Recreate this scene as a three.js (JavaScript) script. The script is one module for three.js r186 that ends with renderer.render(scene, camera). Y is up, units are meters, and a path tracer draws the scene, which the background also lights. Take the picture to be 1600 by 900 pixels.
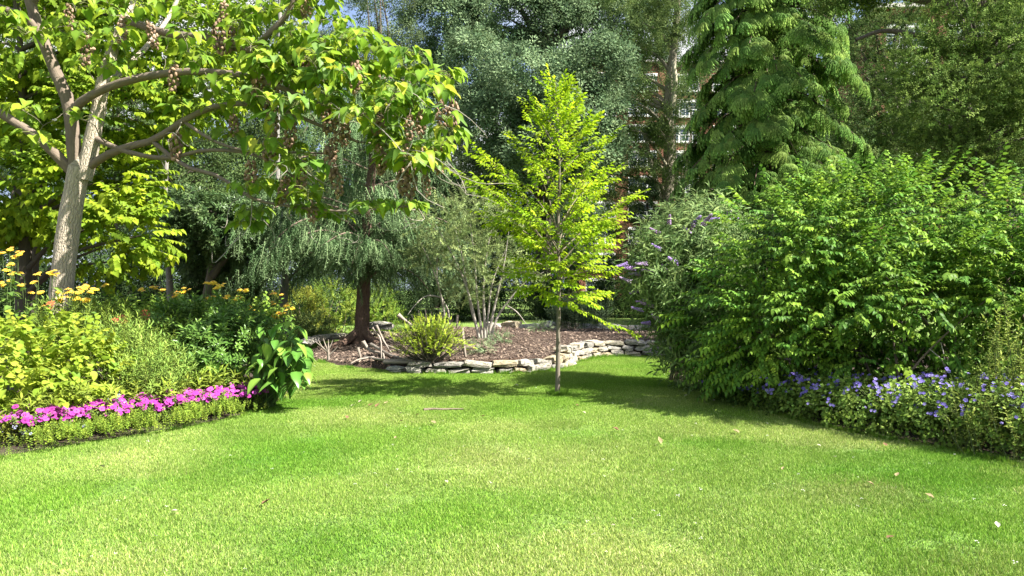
import * as THREE from 'three';
import { mergeGeometries } from 'three/addons/utils/BufferGeometryUtils.js';
import { ImprovedNoise } from 'three/addons/math/ImprovedNoise.js';

// ------------------------------------------------------------------ camera, sky, sun, exposure
const scene = new THREE.Scene();
const camera = new THREE.PerspectiveCamera(42.58, 16 / 9, 0.1, 900);
camera.position.set(0, 1.6, 0);
camera.lookAt(0, 1.6, -10);
const EXPOSURE = 4.0;
const SUN_DIR = new THREE.Vector3(0.68, 0.82, 0.25).normalize();
const SUN_POWER = 5.0;
const SKY_GAIN = 0.31;

const renderer = new THREE.WebGLRenderer({ antialias: true });
renderer.setSize(1024, 576);
renderer.toneMapping = THREE.LinearToneMapping;
renderer.toneMappingExposure = EXPOSURE;
renderer.shadowMap.enabled = true;

const V3 = THREE.Vector3, M4 = THREE.Matrix4;
const noise3 = new ImprovedNoise();
const N3 = (x, y, z) => noise3.noise(x + 31.7, y + 17.3, z + 5.1);
function fbm(x, y, z, o = 4) { let a = 0.5, s = 0; for (let i = 0; i < o; i++) { s += a * N3(x, y, z); x *= 2.03; y *= 2.03; z *= 2.03; a *= 0.5; } return s; }
function rng(seed) { let a = seed >>> 0; return () => { a |= 0; a = a + 0x6D2B79F5 | 0; let t = Math.imul(a ^ a >>> 15, 1 | a); t = t + Math.imul(t ^ t >>> 7, 61 | t) ^ t; return ((t ^ t >>> 14) >>> 0) / 4294967296; }; }
const clamp = (x, a, b) => Math.min(b, Math.max(a, x));
const lerp = (a, b, t) => a + (b - a) * t;
const smooth = (a, b, x) => { const t = clamp((x - a) / (b - a), 0, 1); return t * t * (3 - 2 * t); };

{ // sky: blue air with bright summer cloud
  const w = 512, h = 256, data = new Float32Array(w * h * 4);
  for (let j = 0; j < h; j++) for (let i = 0; i < w; i++) {
    const el = (j + 0.5) / h * Math.PI - Math.PI / 2, az = (i + 0.5) / w * 2 * Math.PI;
    const dx = Math.cos(el) * Math.cos(az), dy = Math.sin(el), dz = Math.cos(el) * Math.sin(az);
    const up = Math.max(dy, 0.0);
    let r = lerp(0.62, 0.16, Math.pow(up, 0.5)), g = lerp(0.74, 0.32, Math.pow(up, 0.5)), b = lerp(0.92, 0.74, Math.pow(up, 0.5));
    const k = 1 / (up + 0.25);
    const cl = smooth(-0.06, 0.20, fbm(dx * k * 1.3 + 4, dy * 0.6, dz * k * 1.3, 5)) * smooth(-0.02, 0.08, dy);
    const cw = 1.15 + 0.25 * fbm(dx * 5, dy * 5, dz * 5, 3);
    r = lerp(r, cw, cl); g = lerp(g, cw, cl); b = lerp(b, cw * 1.02, cl);
    if (dy < 0) { const t = smooth(0, -0.1, dy); r = lerp(r, 0.10, t); g = lerp(g, 0.13, t); b = lerp(b, 0.07, t); }
    const o = (j * w + i) * 4; data[o] = r * SKY_GAIN; data[o + 1] = g * SKY_GAIN; data[o + 2] = b * SKY_GAIN; data[o + 3] = 1;
  }
  const t = new THREE.DataTexture(data, w, h, THREE.RGBAFormat, THREE.FloatType);
  t.mapping = THREE.EquirectangularReflectionMapping; t.magFilter = THREE.LinearFilter; t.minFilter = THREE.LinearFilter; t.needsUpdate = true;
  scene.background = t; scene.environment = t; scene.environmentIntensity = 1;
}
const sun = new THREE.DirectionalLight(new THREE.Color().setRGB(1.0, 0.95, 0.86), SUN_POWER);
sun.position.copy(SUN_DIR).multiplyScalar(80).add(new V3(0, 0, -15)); sun.target.position.set(0, 0, -15);
sun.castShadow = true; sun.shadow.mapSize.set(4096, 4096);
Object.assign(sun.shadow.camera, { left: -45, right: 45, top: 45, bottom: -45, near: 1, far: 220 });
scene.add(sun, sun.target);

// ------------------------------------------------------------------ helpers
const FP = 1155;                                        // focal length in pixels of the 1600-wide photograph
const at = (px, py, d) => new V3((px - 800) / FP * d, 1.6 - (py - 450) / FP * d, -d);
const gd = py => 1.6 * FP / (py - 450);                 // depth of flat ground seen at that row
const ground = (px, py) => { const d = gd(py); return new V3((px - 800) / FP * d, 0, -d); };
const rgb = (r, g, b) => [r, g, b];
const mul = (c, k) => [c[0] * k, c[1] * k, c[2] * k];
const mixc = (a, b, t) => [lerp(a[0], b[0], t), lerp(a[1], b[1], t), lerp(a[2], b[2], t)];
const ORD = 'first second third fourth fifth sixth seventh eighth ninth tenth eleventh twelfth thirteenth fourteenth fifteenth sixteenth seventeenth eighteenth nineteenth twentieth'.split(' ');
const usedNames = new Map();
function numbered(name) { const n = usedNames.get(name) || 0; usedNames.set(name, n + 1); return n ? name + '_' + String(n).padStart(3, '0') : name; }
function tag(o, label, category, group, kind) { if (label) o.userData.label = label; if (category) o.userData.category = category; if (group) o.userData.group = group; if (kind) o.userData.kind = kind; return o; }
function thing(name, label, category, base, group) {
  const o = new THREE.Group(); o.name = numbered(name); o.position.copy(base); scene.add(o);
  return tag(o, label, category, group);
}
function shadows(o) { o.castShadow = true; o.receiveShadow = true; return o; }
const originOf = parent => { const v = new V3(); for (let p = parent; p && p !== scene; p = p.parent) v.add(p.position); return v; };

class MB {                                              // mesh builder in world coordinates
  constructor() { this.p = []; this.c = []; this.u = []; this.i = []; }
  get n() { return this.p.length / 3; }
  v(x, y, z, c, u = 0, w = 0) { this.p.push(x, y, z); this.c.push(c[0], c[1], c[2]); this.u.push(u, w); return this.n - 1; }
  geo(offset) {
    const g = new THREE.BufferGeometry(), p = new Float32Array(this.p);
    if (offset) for (let k = 0; k < p.length; k += 3) { p[k] -= offset.x; p[k + 1] -= offset.y; p[k + 2] -= offset.z; }
    g.setAttribute('position', new THREE.BufferAttribute(p, 3));
    g.setAttribute('color', new THREE.BufferAttribute(new Float32Array(this.c), 3));
    g.setAttribute('uv', new THREE.BufferAttribute(new Float32Array(this.u), 2));
    g.setIndex(this.i); g.computeVertexNormals(); return g;
  }
  build(name, mat, parent, label) {                     // one named Mesh under parent (or top level)
    const o = shadows(new THREE.Mesh(this.geo(parent ? originOf(parent) : null), mat));
    o.name = parent ? name : numbered(name); (parent || scene).add(o); if (label) o.userData.label = label; return o;
  }
}
const _t = new V3();
function addGeo(mb, geo, m, col) {                      // append a geometry under a matrix
  const g = geo.index ? geo : geo, P = g.attributes.position, C = g.attributes.color, U = g.attributes.uv, o = mb.n;
  for (let k = 0; k < P.count; k++) {
    _t.fromBufferAttribute(P, k).applyMatrix4(m);
    const c = C ? [C.getX(k) * col[0], C.getY(k) * col[1], C.getZ(k) * col[2]] : col;
    mb.v(_t.x, _t.y, _t.z, c, U ? U.getX(k) : 0, U ? U.getY(k) : 0);
  }
  if (g.index) for (let k = 0; k < g.index.count; k++) mb.i.push(o + g.index.getX(k)); else for (let k = 0; k < P.count; k++) mb.i.push(o + k);
}
// a tapered tube through points; radii at both ends or per point
function tube(mb, pts, r0, r1, sides = 6, col = [1, 1, 1], cap = true, wob = 0) {
  const n = pts.length; let nor = null, len = 0; const start = mb.n;
  for (let k = 0; k < n; k++) {
    const d = pts[Math.min(n - 1, k + 1)].clone().sub(pts[Math.max(0, k - 1)]).normalize();
    if (!nor) nor = Math.abs(d.y) > 0.9 ? new V3(1, 0, 0) : new V3(0, 1, 0);
    nor = nor.clone().sub(d.clone().multiplyScalar(nor.dot(d))).normalize();
    const bi = d.clone().cross(nor); if (k) len += pts[k].distanceTo(pts[k - 1]);
    const r = Array.isArray(r0) ? r0[k] : lerp(r0, r1, k / (n - 1));
    for (let s = 0; s <= sides; s++) {
      const a = s / sides * 2 * Math.PI, rr = r * (1 + (wob ? wob * N3(pts[k].x * 6 + Math.cos(a), pts[k].y * 3, Math.sin(a) + pts[k].z * 6) : 0));
      mb.v(pts[k].x + (nor.x * Math.cos(a) + bi.x * Math.sin(a)) * rr, pts[k].y + (nor.y * Math.cos(a) + bi.y * Math.sin(a)) * rr, pts[k].z + (nor.z * Math.cos(a) + bi.z * Math.sin(a)) * rr, col, a * Math.max(r, 0.02), len);
    }
  }
  const w = sides + 1;
  for (let k = 0; k < n - 1; k++) for (let s = 0; s < sides; s++) { const a = start + k * w + s, b = a + w; mb.i.push(a, a + 1, b, a + 1, b + 1, b); }
  if (cap) { const e = pts[n - 1], c = mb.v(e.x, e.y, e.z, col); for (let s = 0; s < sides; s++) mb.i.push(start + (n - 1) * w + s, start + (n - 1) * w + s + 1, c); }
}
const curve = (pts, n = 12) => new THREE.CatmullRomCurve3(pts, false, 'centripetal').getPoints(n);
function frame(pos, y, z, s = 1) {                      // matrix with its Y axis along y, Z axis near z
  const Y = y.clone().normalize(), X = Y.clone().cross(z).normalize(); if (X.lengthSq() < 0.5) X.set(1, 0, 0);
  const Z = X.clone().cross(Y); const m = new M4().makeBasis(X, Y, Z);
  const sc = typeof s === 'number' ? new V3(s, s, s) : s; m.scale(sc); m.setPosition(pos); return m;
}
const rdir = r => { const z = r() * 2 - 1, a = r() * 6.2832, q = Math.sqrt(1 - z * z); return new V3(q * Math.cos(a), z, q * Math.sin(a)); };
const SH = {                                            // half width of a leaf along its length
  ovate: t => Math.sin(Math.PI * Math.pow(t, 0.72)), lance: t => Math.sin(Math.PI * Math.pow(t, 0.8)) ** 1.0, round: t => Math.pow(Math.sin(Math.PI * Math.pow(t, 0.8)), 0.6),
  heart: t => t < 0.02 ? 0.55 : Math.pow(Math.sin(Math.PI * Math.pow(0.12 + 0.88 * t, 0.62)), 0.9), needle: t => 1 - t * 0.8, wedge: t => Math.sin(Math.PI * Math.pow(t, 1.5)),
};
// a leaf: base at the matrix origin, tip along +Y, upper face +Z
function leaf(mb, m, L, W, o = {}) {
  const seg = o.seg || 2, sh = SH[o.shape || 'ovate'], fold = o.fold ?? 0.18, curl = o.curl ?? 0.25, c = o.col || [1, 1, 1], rib = o.rib ?? 1.12, wave = o.wave || 0;
  const s = mb.n, put = (x, y, z, k) => { _t.set(x, y, z).applyMatrix4(m); mb.v(_t.x, _t.y, _t.z, mul(c, k), x, y); };
  for (let k = 0; k <= seg; k++) {
    const t = k / seg, w = k === 0 && !(o.shape === 'heart') ? 0 : k === seg ? 0 : sh(t) * W / 2, y = L * t, z = -curl * L * t * t;
    const wz = wave ? wave * L * Math.sin(t * 9 + (o.ph || 0)) : 0;
    if (k === 0 && w === 0) { put(0, 0, 0, rib); continue; }
    if (k === seg) { put(0, y, z, 1); continue; }
    const back = o.shape === 'heart' && k === 0 ? -0.12 * L : 0;
    put(-w, y + back, z + fold * w * 2 + wz, 0.96); put(0, y, z, rib); put(w, y + back, z + fold * w * 2 - wz, 1.0);
  }
  const row = k => (o.shape === 'heart' ? s + k * 3 : s + 1 + (k - 1) * 3);
  if (o.shape !== 'heart') { const a = row(1); mb.i.push(s, a + 1, a, s, a + 2, a + 1); }
  for (let k = o.shape === 'heart' ? 0 : 1; k < seg - 1; k++) { const a = row(k), b = row(k + 1); mb.i.push(a, a + 1, b, a + 1, b + 1, b, a + 1, a + 2, b + 1, a + 2, b + 2, b + 1); }
  const a = row(seg - 1), e = mb.n - 1; mb.i.push(a, a + 1, e, a + 1, a + 2, e);
}
// a leafy twig along +Y. flat: leaves in two rows with faces +Z; else all round
function twig(seed, o) {
  const r = rng(seed), mb = new MB(), S = o.S, n = o.n, X = new V3(), bend = o.bend ?? 0.1;
  const P = t => new V3(Math.sin(t * 2 + seed) * 0.03 * S, S * t, -bend * S * t * t);
  if (o.stem !== 0) tube(mb, [P(0), P(0.5), P(1)], o.stem || 0.004, (o.stem || 0.004) * 0.5, 3, o.stemCol || [0.5, 0.4, 0.3], false);
  for (let k = 0; k < n; k++) {
    const t = o.start !== undefined ? lerp(o.start, 1, (k + 0.3 * r()) / (n - 0.7)) : (k + 0.5 + (r() - 0.5) * 0.6) / n, p = P(Math.min(1, t));
    let dir, nor; const last = k === n - 1 && o.tip !== false;
    if (o.flat) {
      const side = k % 2 ? 1 : -1, a = last ? 0 : lerp(1.15, 0.6, t) * (0.85 + 0.3 * r());
      dir = new V3(side * Math.sin(a), Math.cos(a), -(o.droop ?? 0.25) + (r() - 0.5) * 0.35); nor = new V3((r() - 0.5) * 0.7, (r() - 0.5) * 0.4, 1);
    } else {
      const a = k * 2.39996 + r() * 0.7, el = last ? 1.3 : lerp(0.1, 0.9, t) + (r() - 0.5) * 0.5;
      dir = new V3(Math.cos(a) * Math.cos(el), Math.sin(el), Math.sin(a) * Math.cos(el)); nor = new V3(-Math.cos(a) * Math.sin(el), Math.cos(el), -Math.sin(a) * Math.sin(el));
      nor.add(rdir(r).multiplyScalar(0.35));
    }
    const k1 = lerp(o.smin ?? 0.7, 1, r()) * (o.taper ? lerp(1, o.taper, t) : 1);
    const tone = 0.86 + 0.28 * r(), yel = (o.yel ?? 0.15) * r();
    if (o.out) p.add(dir.clone().setLength(o.out * r()));
    leaf(mb, frame(p, dir, nor), o.L * k1, o.W * k1, { shape: o.shape, seg: o.seg || 2, fold: o.fold, curl: (o.curl ?? 0.25) * (0.5 + r()), col: [tone * (1 + yel), tone * (1 + yel * 0.4), tone * (1 - yel * 0.6)], ph: r() * 6, wave: o.wave });
  }
  return mb.geo();
}
// many copies of one small geometry as one part
function inst(name, geo, mat, list, parent, kind = 'stuff') {
  const o = shadows(new THREE.InstancedMesh(geo, mat, list.length)), off = originOf(parent), c = new THREE.Color();
  list.forEach((e, k) => {
    const m = e.m.clone(); m.elements[12] -= off.x; m.elements[13] -= off.y; m.elements[14] -= off.z; o.setMatrixAt(k, m);
    if (e.c) o.setColorAt(k, c.setRGB(e.c[0], e.c[1], e.c[2]));
  });
  o.frustumCulled = false; o.name = parent ? name : numbered(name); if (kind) o.userData.kind = kind; (parent || scene).add(o); return o;
}
// twigs spread through ellipsoid lobes [centre, rx, ry, rz, weight]
function fill(r, lobes, count, o) {
  const out = [], area = lobes.map(l => Math.pow((Math.pow(l[1] * l[2], 1.6) + Math.pow(l[1] * l[3], 1.6) + Math.pow(l[2] * l[3], 1.6)) / 3, 1 / 1.6) * (l[4] ?? 1)), tot = area.reduce((a, b) => a + b);
  lobes.forEach((l, li) => {
    const n = Math.round(count * area[li] / tot);
    for (let k = 0, tries = 0; k < n && tries < n * 6; tries++) {
      const d = rdir(r); if (o.top && d.y < -0.2 && r() < o.top) continue;
      const f = o.shell !== undefined ? lerp(o.shell, 1, Math.pow(r(), 0.7)) : Math.cbrt(r());
      const p = new V3(l[0].x + d.x * l[1] * f, l[0].y + d.y * l[2] * f, l[0].z + d.z * l[3] * f);
      if (o.minY !== undefined && p.y < o.minY) continue;
      if (o.gap && N3(p.x * o.gap, p.y * o.gap * (o.gapY || 1.4), p.z * o.gap) < (o.gapT ?? -0.12) && r() < 0.9) { k += 0.35; continue; }
      if (o.keep && !o.keep(p)) continue;
      if (!o.noInner) { let inner = false; for (let q = 0; q < lobes.length; q++) if (q !== li) { const e = lobes[q]; const a = (p.x - e[0].x) / e[1], b = (p.y - e[0].y) / e[2], c = (p.z - e[0].z) / e[3]; if (a * a + b * b + c * c < 0.3) { inner = true; break; } } if (inner && r() < 0.85) { k += 0.5; continue; } }
      const nd = new V3(d.x / l[1], d.y / l[2], d.z / l[3]).normalize();
      const y = nd.clone().multiplyScalar(o.outw ?? 0.8).add(rdir(r).multiplyScalar(o.rand ?? 0.5)); y.y += o.lift ?? 0; if (o.flatten) y.y *= o.flatten;
      if (y.lengthSq() < 1e-4) y.set(0, 1, 0);
      const z = new V3(0, 1, 0).multiplyScalar(o.upw ?? 1).add(nd.clone().multiplyScalar(o.nrm ?? 0.5)).add(rdir(r).multiplyScalar(0.3));
      const s = lerp(o.s0 ?? 0.75, o.s1 ?? 1.25, r());
      out.push({ m: frame(p, y, z, s), c: tone(r, o.col, o.col2, o.vary), p, f }); k++;
    }
  });
  return out;
}
function tone(r, a, b, vary = 0.22) { const c = b ? mixc(a, b, Math.pow(r(), 1.5)) : a; return mul(c, 1 - vary + 2 * vary * r()); }
const L = (px, py, d, rx, ry, rz, w) => [at(px, py, d), rx / FP * d, ry / FP * d, rz, w];

// ------------------------------------------------------------------ materials
function leafMat(o = {}) {
  return new THREE.MeshPhysicalMaterial({ color: 0xffffff, vertexColors: true, roughness: o.rough ?? 0.96, transmission: o.trans ?? 0.36, thickness: 0, side: THREE.DoubleSide, clearcoat: o.coat ?? 0.18, clearcoatRoughness: o.coatRough ?? 0.42, ior: 1.4, specularIntensity: 0.12 });
}
const M = { leaf: leafMat(), far: leafMat({ coat: 0.05, coatRough: 0.45, trans: 0.3 }), gloss: leafMat({ coat: 0.4, coatRough: 0.3, trans: 0.25 }), thin: leafMat({ trans: 0.5, coat: 0.1 }), matte: leafMat({ coat: 0, trans: 0.3 }), needle: leafMat({ coat: 0.05, trans: 0.2 }) };
const petal = (r, g, b) => { const m = new THREE.MeshPhysicalMaterial({ roughness: 0.95, transmission: 0.35, thickness: 0, side: THREE.DoubleSide, vertexColors: true }); m.color.setRGB(r, g, b); return m; };
function tex(n, fn, repeat) {
  const d = new Uint8Array(n * n * 4);
  for (let j = 0; j < n; j++) for (let i = 0; i < n; i++) { const c = fn(i / n, j / n, i, j); const o = (j * n + i) * 4; d[o] = clamp(c[0], 0, 1) * 255; d[o + 1] = clamp(c[1], 0, 1) * 255; d[o + 2] = clamp(c[2], 0, 1) * 255; d[o + 3] = 255; }
  const t = new THREE.DataTexture(d, n, n); t.wrapS = t.wrapT = THREE.RepeatWrapping; t.magFilter = THREE.LinearFilter; t.minFilter = THREE.LinearMipmapLinearFilter; t.generateMipmaps = true; t.needsUpdate = true; if (repeat) t.repeat.set(repeat, repeat); return t;
}
// periodic noise for tiling textures
function pn(u, v, f, seed) { const a = u * 2 * Math.PI, b = v * 2 * Math.PI, k = f / (2 * Math.PI); return N3(Math.cos(a) * k + seed, Math.sin(a) * k + Math.cos(b) * k * 1.0, Math.sin(b) * k + seed * 0.7); }
function barkTex(kind) {
  const h = (u, v) => {
    if (kind === 'ridge') { const w = pn(u, v, 5, 2) * 0.22, x = Math.abs(Math.sin((u * 4 + w + 0.35 * pn(u, v, 9, 6)) * Math.PI * 2)); return 0.25 + 0.55 * Math.pow(x, 0.7) + 0.25 * pn(u, v, 24, 9) + 0.12 * pn(u, v, 60, 4); }
    if (kind === 'scaly') { return 0.5 + 0.5 * pn(u * 1, v, 20, 3) + 0.35 * pn(u, v, 46, 8) + 0.15 * pn(u, v, 90, 5); }
    return 0.55 + 0.28 * pn(u, v, 6, 3) + 0.18 * pn(u, v, 22, 7) + 0.12 * pn(u, v, 60, 2);
  };
  const n = 256;
  return [tex(n, (u, v) => { const k = 0.45 + 0.6 * h(u, v); return [k, k, k]; }), tex(n, (u, v) => { const k = h(u, v); return [k, k, k]; })];
}
const BT = { ridge: barkTex('ridge'), scaly: barkTex('scaly'), plain: barkTex('plain') };
function bark(r, g, b, kind = 'plain', su = 3, sv = 1.2, bump = 0.02) {
  const [a, h] = BT[kind].map(t => { const q = t.clone(); q.repeat.set(su, sv); q.needsUpdate = true; return q; });
  const m = new THREE.MeshStandardMaterial({ map: a, bumpMap: h, bumpScale: bump, roughness: 0.92, vertexColors: true }); m.color.setRGB(r, g, b); return m;
}
// ------------------------------------------------------------------ the setting: lawn, beds, mulch island, stone wall
const poly = pts => (x, z) => { let c = false; for (let i = 0, j = pts.length - 1; i < pts.length; j = i++) { const a = pts[i], b = pts[j]; if ((a[1] > z) !== (b[1] > z) && x < (b[0] - a[0]) * (z - a[1]) / (b[1] - a[1]) + a[0]) c = !c; } return c; };
const LEFT_EDGE = [[-7.5, -4.6], [-5.9, -5.9], [-4.83, -6.97], [-4.33, -7.75], [-3.72, -8.5], [-3.33, -9.5], [-3.3, -10.8], [-3.75, -12.6], [-5.0, -15.2], [-6.4, -17.5]];
const RIGHT_EDGE = [[6.8, -4.9], [5.3, -6.2], [4.62, -6.75], [4.4, -7.33], [4.0, -7.9], [3.5, -9.0], [3.28, -10.0], [3.1, -11.0], [2.75, -12.4], [3.0, -14.2], [4.4, -16.4]];
const LEFT_BED = [...LEFT_EDGE, [-9, -26], [-26, -26], [-26, -4.6]], RIGHT_BED = [...RIGHT_EDGE, [8, -17.2], [26, -17], [26, -4.9]];
const inLeft = poly(LEFT_BED), inRight = poly(RIGHT_BED);
const MOUND = [[-5.25, -18.1], [-4.35, -16.2], [-3.5, -15.1], [-2.46, -14.3], [-1.9, -13.95], [-0.48, -13.85], [0.75, -14.5], [1.45, -16.3], [2.1, -17.35], [3.55, -17.5], [5.3, -17.7], [6.2, -19.5], [5.4, -21.6], [3.4, -22.4], [0.85, -24.2], [-1.5, -25.0], [-4.3, -24.2], [-5.4, -21.5]];
const inMound = poly(MOUND);
function distEdge(pts, x, z, closed = true) { let best = 1e9; for (let i = 0; i < pts.length - (closed ? 0 : 1); i++) { const a = pts[i], b = pts[(i + 1) % pts.length], dx = b[0] - a[0], dz = b[1] - a[1], t = clamp(((x - a[0]) * dx + (z - a[1]) * dz) / (dx * dx + dz * dz), 0, 1); best = Math.min(best, Math.hypot(x - a[0] - t * dx, z - a[1] - t * dz)); } return best; }
const moundEdge = (x, z) => lerp(0.03, 0.24, smooth(-4.2, -1.6, x)) + 0.10 * smooth(0.8, 2.6, x);
const moundH = (x, z) => { const d = distEdge(MOUND, x, z); return Math.min(0.42, moundEdge(x, z) * smooth(-0.05, 0.12, d) + 0.34 * smooth(0, 5, d)) + 0.03 * N3(x * 1.3, 0, z * 1.3) * smooth(0, 0.5, d); };

const grassTex = tex(512, (u, v) => { const a = pn(u, v, 90, 1), b = pn(u, v, 30, 5), c = pn(u, v, 150, 9), k = 0.72 + 0.35 * a + 0.2 * b + 0.3 * c; return [k * 0.86, k * 0.95, k * 0.7]; });
// the lawn's own colour: mown stripes, dry and lush patches
function lawnCol(x, z) {
  const stripe = Math.sin((x * 0.72 + z * 0.55 + 0.25 * N3(x * 0.3, 1, z * 0.3)) * 2.6);
  const dry = smooth(-0.06, 0.22, fbm(x * 0.55, 3.3, z * 0.55, 4)), lush = smooth(0.0, 0.3, fbm(x * 0.42 + 9, 7, z * 0.42, 3)), far = smooth(8, 14, -z);
  let c = mixc([0.175, 0.315, 0.038], [0.325, 0.395, 0.11], clamp(0.25 + dry * 0.65 + 0.26 * stripe, 0, 1)); c = mixc(c, [0.11, 0.26, 0.02], lush * 0.7 * (1 - dry * 0.6));
  const worn = smooth(0.10, 0.34, fbm(x * 0.8 + 2, 1.7, z * 0.8 - 4, 4)) * smooth(0.4, 2.6, x) * smooth(11, 7, -z); c = mixc(c, [0.22, 0.23, 0.075], worn * 0.5);
  return mixc(c, [0.215, 0.335, 0.045], far * 0.4);
}
{ // ground sheet to the horizon: coarse far, fine near
  const xs = [], zs = []; for (let x = -400; x < -16; x += 32) xs.push(x); for (let x = -16; x <= 16; x += 0.5) xs.push(x); for (let x = 48; x <= 400; x += 32) xs.push(x);
  for (let z = 60; z > 0; z -= 20) zs.push(z); for (let z = 0; z > -30; z -= 0.5) zs.push(z); for (let z = -30; z > -70; z -= 2) zs.push(z); for (let z = -70; z >= -420; z -= 25) zs.push(z);
  const mb = new MB(); for (const z of zs) for (const x of xs) mb.v(x, 0, z, mul(lawnCol(x, z), 0.8), x / 1.7, z / 1.7);
  const w = xs.length; for (let j = 0; j < zs.length - 1; j++) for (let i = 0; i < w - 1; i++) { const a = j * w + i; mb.i.push(a, a + 1, a + w, a + 1, a + w + 1, a + w); }
  const m = new THREE.MeshStandardMaterial({ map: grassTex, bumpMap: grassTex, bumpScale: 0.03, roughness: 0.95, vertexColors: true });
  tag(mb.build('lawn', m), 'bright green mown lawn running back between the flower beds', 'lawn', null, 'structure');
}
{ // mown grass blades
  const r = rng(11), mb = new MB();
  for (let k = 0; k < 2700; k++) {
    const a = r() * 6.2832, q = Math.pow(r(), 0.62) * 0.36, x = Math.cos(a) * q, z = Math.sin(a) * q, h = 0.010 + 0.018 * r(), b = r() * 6.2832, w = 0.0018 + 0.0018 * r(), lx = (r() - 0.5) * 0.03, lz = (r() - 0.5) * 0.03;
    const y = r(), c = y < 0.16 ? [1.6, 1.3, 2.2] : y < 0.5 ? [0.62, 0.78, 0.6] : [1.05, 1.05, 0.9], k2 = 0.7 + 0.6 * r();
    const s = mb.n; mb.v(x - Math.cos(b) * w, 0, z - Math.sin(b) * w, mul(c, 0.8 * k2)); mb.v(x + Math.cos(b) * w, 0, z + Math.sin(b) * w, mul(c, 0.8 * k2)); mb.v(x + lx, h, z + lz, mul(c, 1.1 * k2)); mb.i.push(s, s + 1, s + 2);
  }
  const list = [], m = leafMat({ trans: 0.3, coat: 0.12, coatRough: 0.5 });
  for (let z = -3.2; z > -21; z -= 0.40) { const hw = -z * 0.74 + 0.8; for (let x = -hw; x < hw; x += 0.40) {
    const px = x + (r() - 0.5) * 0.3, pz = z + (r() - 0.5) * 0.3; if ((inLeft(px, pz) && distEdge(LEFT_EDGE, px, pz, false) > 0.12) || (inRight(px, pz) && distEdge(RIGHT_EDGE, px, pz, false) > 0.15) || (inMound(px, pz))) continue;
    const s = 0.9 + 0.3 * r(), a = r() * 6.28; list.push({ m: new M4().compose(new V3(px, 0, pz), new THREE.Quaternion().setFromAxisAngle(new V3(0, 1, 0), a), new V3(s, 0.8 + 0.5 * r(), s)), c: tone(r, lawnCol(px, pz), null, 0.13) });
  } }
  tag(inst('grass', mb.geo(), m, list, null), 'short mown grass blades covering the lawn', 'grass', null, 'stuff');
}
function sheet(pts, y, name, mat, label, cat) {
  const s = new THREE.Shape(pts.map(p => new THREE.Vector2(p[0], -p[1]))), g = new THREE.ShapeGeometry(s); g.rotateX(-Math.PI / 2); g.translate(0, y, 0);
  const o = shadows(new THREE.Mesh(g, mat)); o.name = name; scene.add(o); return tag(o, label, cat, null, 'structure');
}
const soilTex = tex(256, (u, v) => { const k = 0.7 + 0.5 * pn(u, v, 20, 3) + 0.35 * pn(u, v, 60, 6); return [k, k * 0.92, k * 0.84]; });
const soilMat = new THREE.MeshStandardMaterial({ map: soilTex, bumpMap: soilTex, bumpScale: 0.03, roughness: 1 }); soilMat.color.setRGB(0.055, 0.038, 0.026);
sheet(LEFT_BED, 0.012, 'bed_soil_left', soilMat, 'dark soil of the flower bed on the left', 'soil');
sheet(RIGHT_BED, 0.012, 'bed_soil_right', soilMat, 'dark soil of the shrub bed on the right', 'soil');
{ // mulch island
  const c = [0.0, -19.3], mb = new MB(), rings = 26, sp = 144;
  const edge = a => { let best = 0; for (let s = 0.2; s < 9; s += 0.04) if (inMound(c[0] + Math.cos(a) * s, c[1] + Math.sin(a) * s)) best = s; return best; };
  const E = []; for (let k = 0; k < sp; k++) E.push(edge(k / sp * 2 * Math.PI));
  for (let j = 0; j <= rings; j++) for (let k = 0; k < sp; k++) { const a = k / sp * 2 * Math.PI, f = Math.pow(j / rings, 0.8), s = E[k] * f, x = c[0] + Math.cos(a) * s, z = c[1] + Math.sin(a) * s, q = 0.75 + 0.5 * fbm(x * 0.9, 2, z * 0.9, 3) + 0.15; mb.v(x, j === rings ? -0.02 : moundH(x, z), z, [q, q, q], x, z); }
  for (let j = 0; j < rings; j++) for (let k = 0; k < sp; k++) { const k1 = (k + 1) % sp, a = j * sp + k, b = j * sp + k1, d = a + sp, e = b + sp; mb.i.push(a, b, d, b, e, d); }
  const t = tex(512, (u, v) => { const a = pn(u, v, 60, 2), b = pn(u, v, 120, 5), k = 0.62 + 0.5 * a + 0.5 * b; return [k, k * 0.82, k * 0.7]; });
  const m = new THREE.MeshStandardMaterial({ map: t, bumpMap: t, bumpScale: 0.05, roughness: 1, vertexColors: true }); m.color.setRGB(0.105, 0.074, 0.054);
  for (let k = 0; k < mb.u.length; k++) mb.u[k] /= 1.6;
  tag(mb.build('mulch_bed', m), 'raised island bed of brown bark mulch behind the stone edging', 'mulch bed', null, 'structure');
  const r = rng(5), g = new THREE.BoxGeometry(0.055, 0.008, 0.018), list = [];
  for (let k = 0; k < 9000;) { const x = -5.4 + 11.6 * r(), z = -13.8 - 11.2 * Math.pow(r(), 1.2); if (!inMound(x, z) || distEdge(MOUND, x, z) < 0.12) { continue; } k++;
    const q = new THREE.Quaternion().setFromEuler(new THREE.Euler((r() - 0.5) * 1.1, r() * 6.3, (r() - 0.5) * 1.1)), s = 0.6 + 1.0 * r(); list.push({ m: new M4().compose(new V3(x, moundH(x, z) + 0.008, z), q, new V3(s, s, s * (0.6 + r()))), c: mul(mixc([0.085, 0.058, 0.043], [0.28, 0.21, 0.155], Math.pow(r(), 2.2)), 0.7 + 0.6 * r()) }); }
  tag(inst('bark_mulch', g, new THREE.MeshStandardMaterial({ roughness: 1 }), list, null), 'brown bark chips strewn over the raised island bed', 'bark mulch', null, 'stuff');
}
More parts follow.
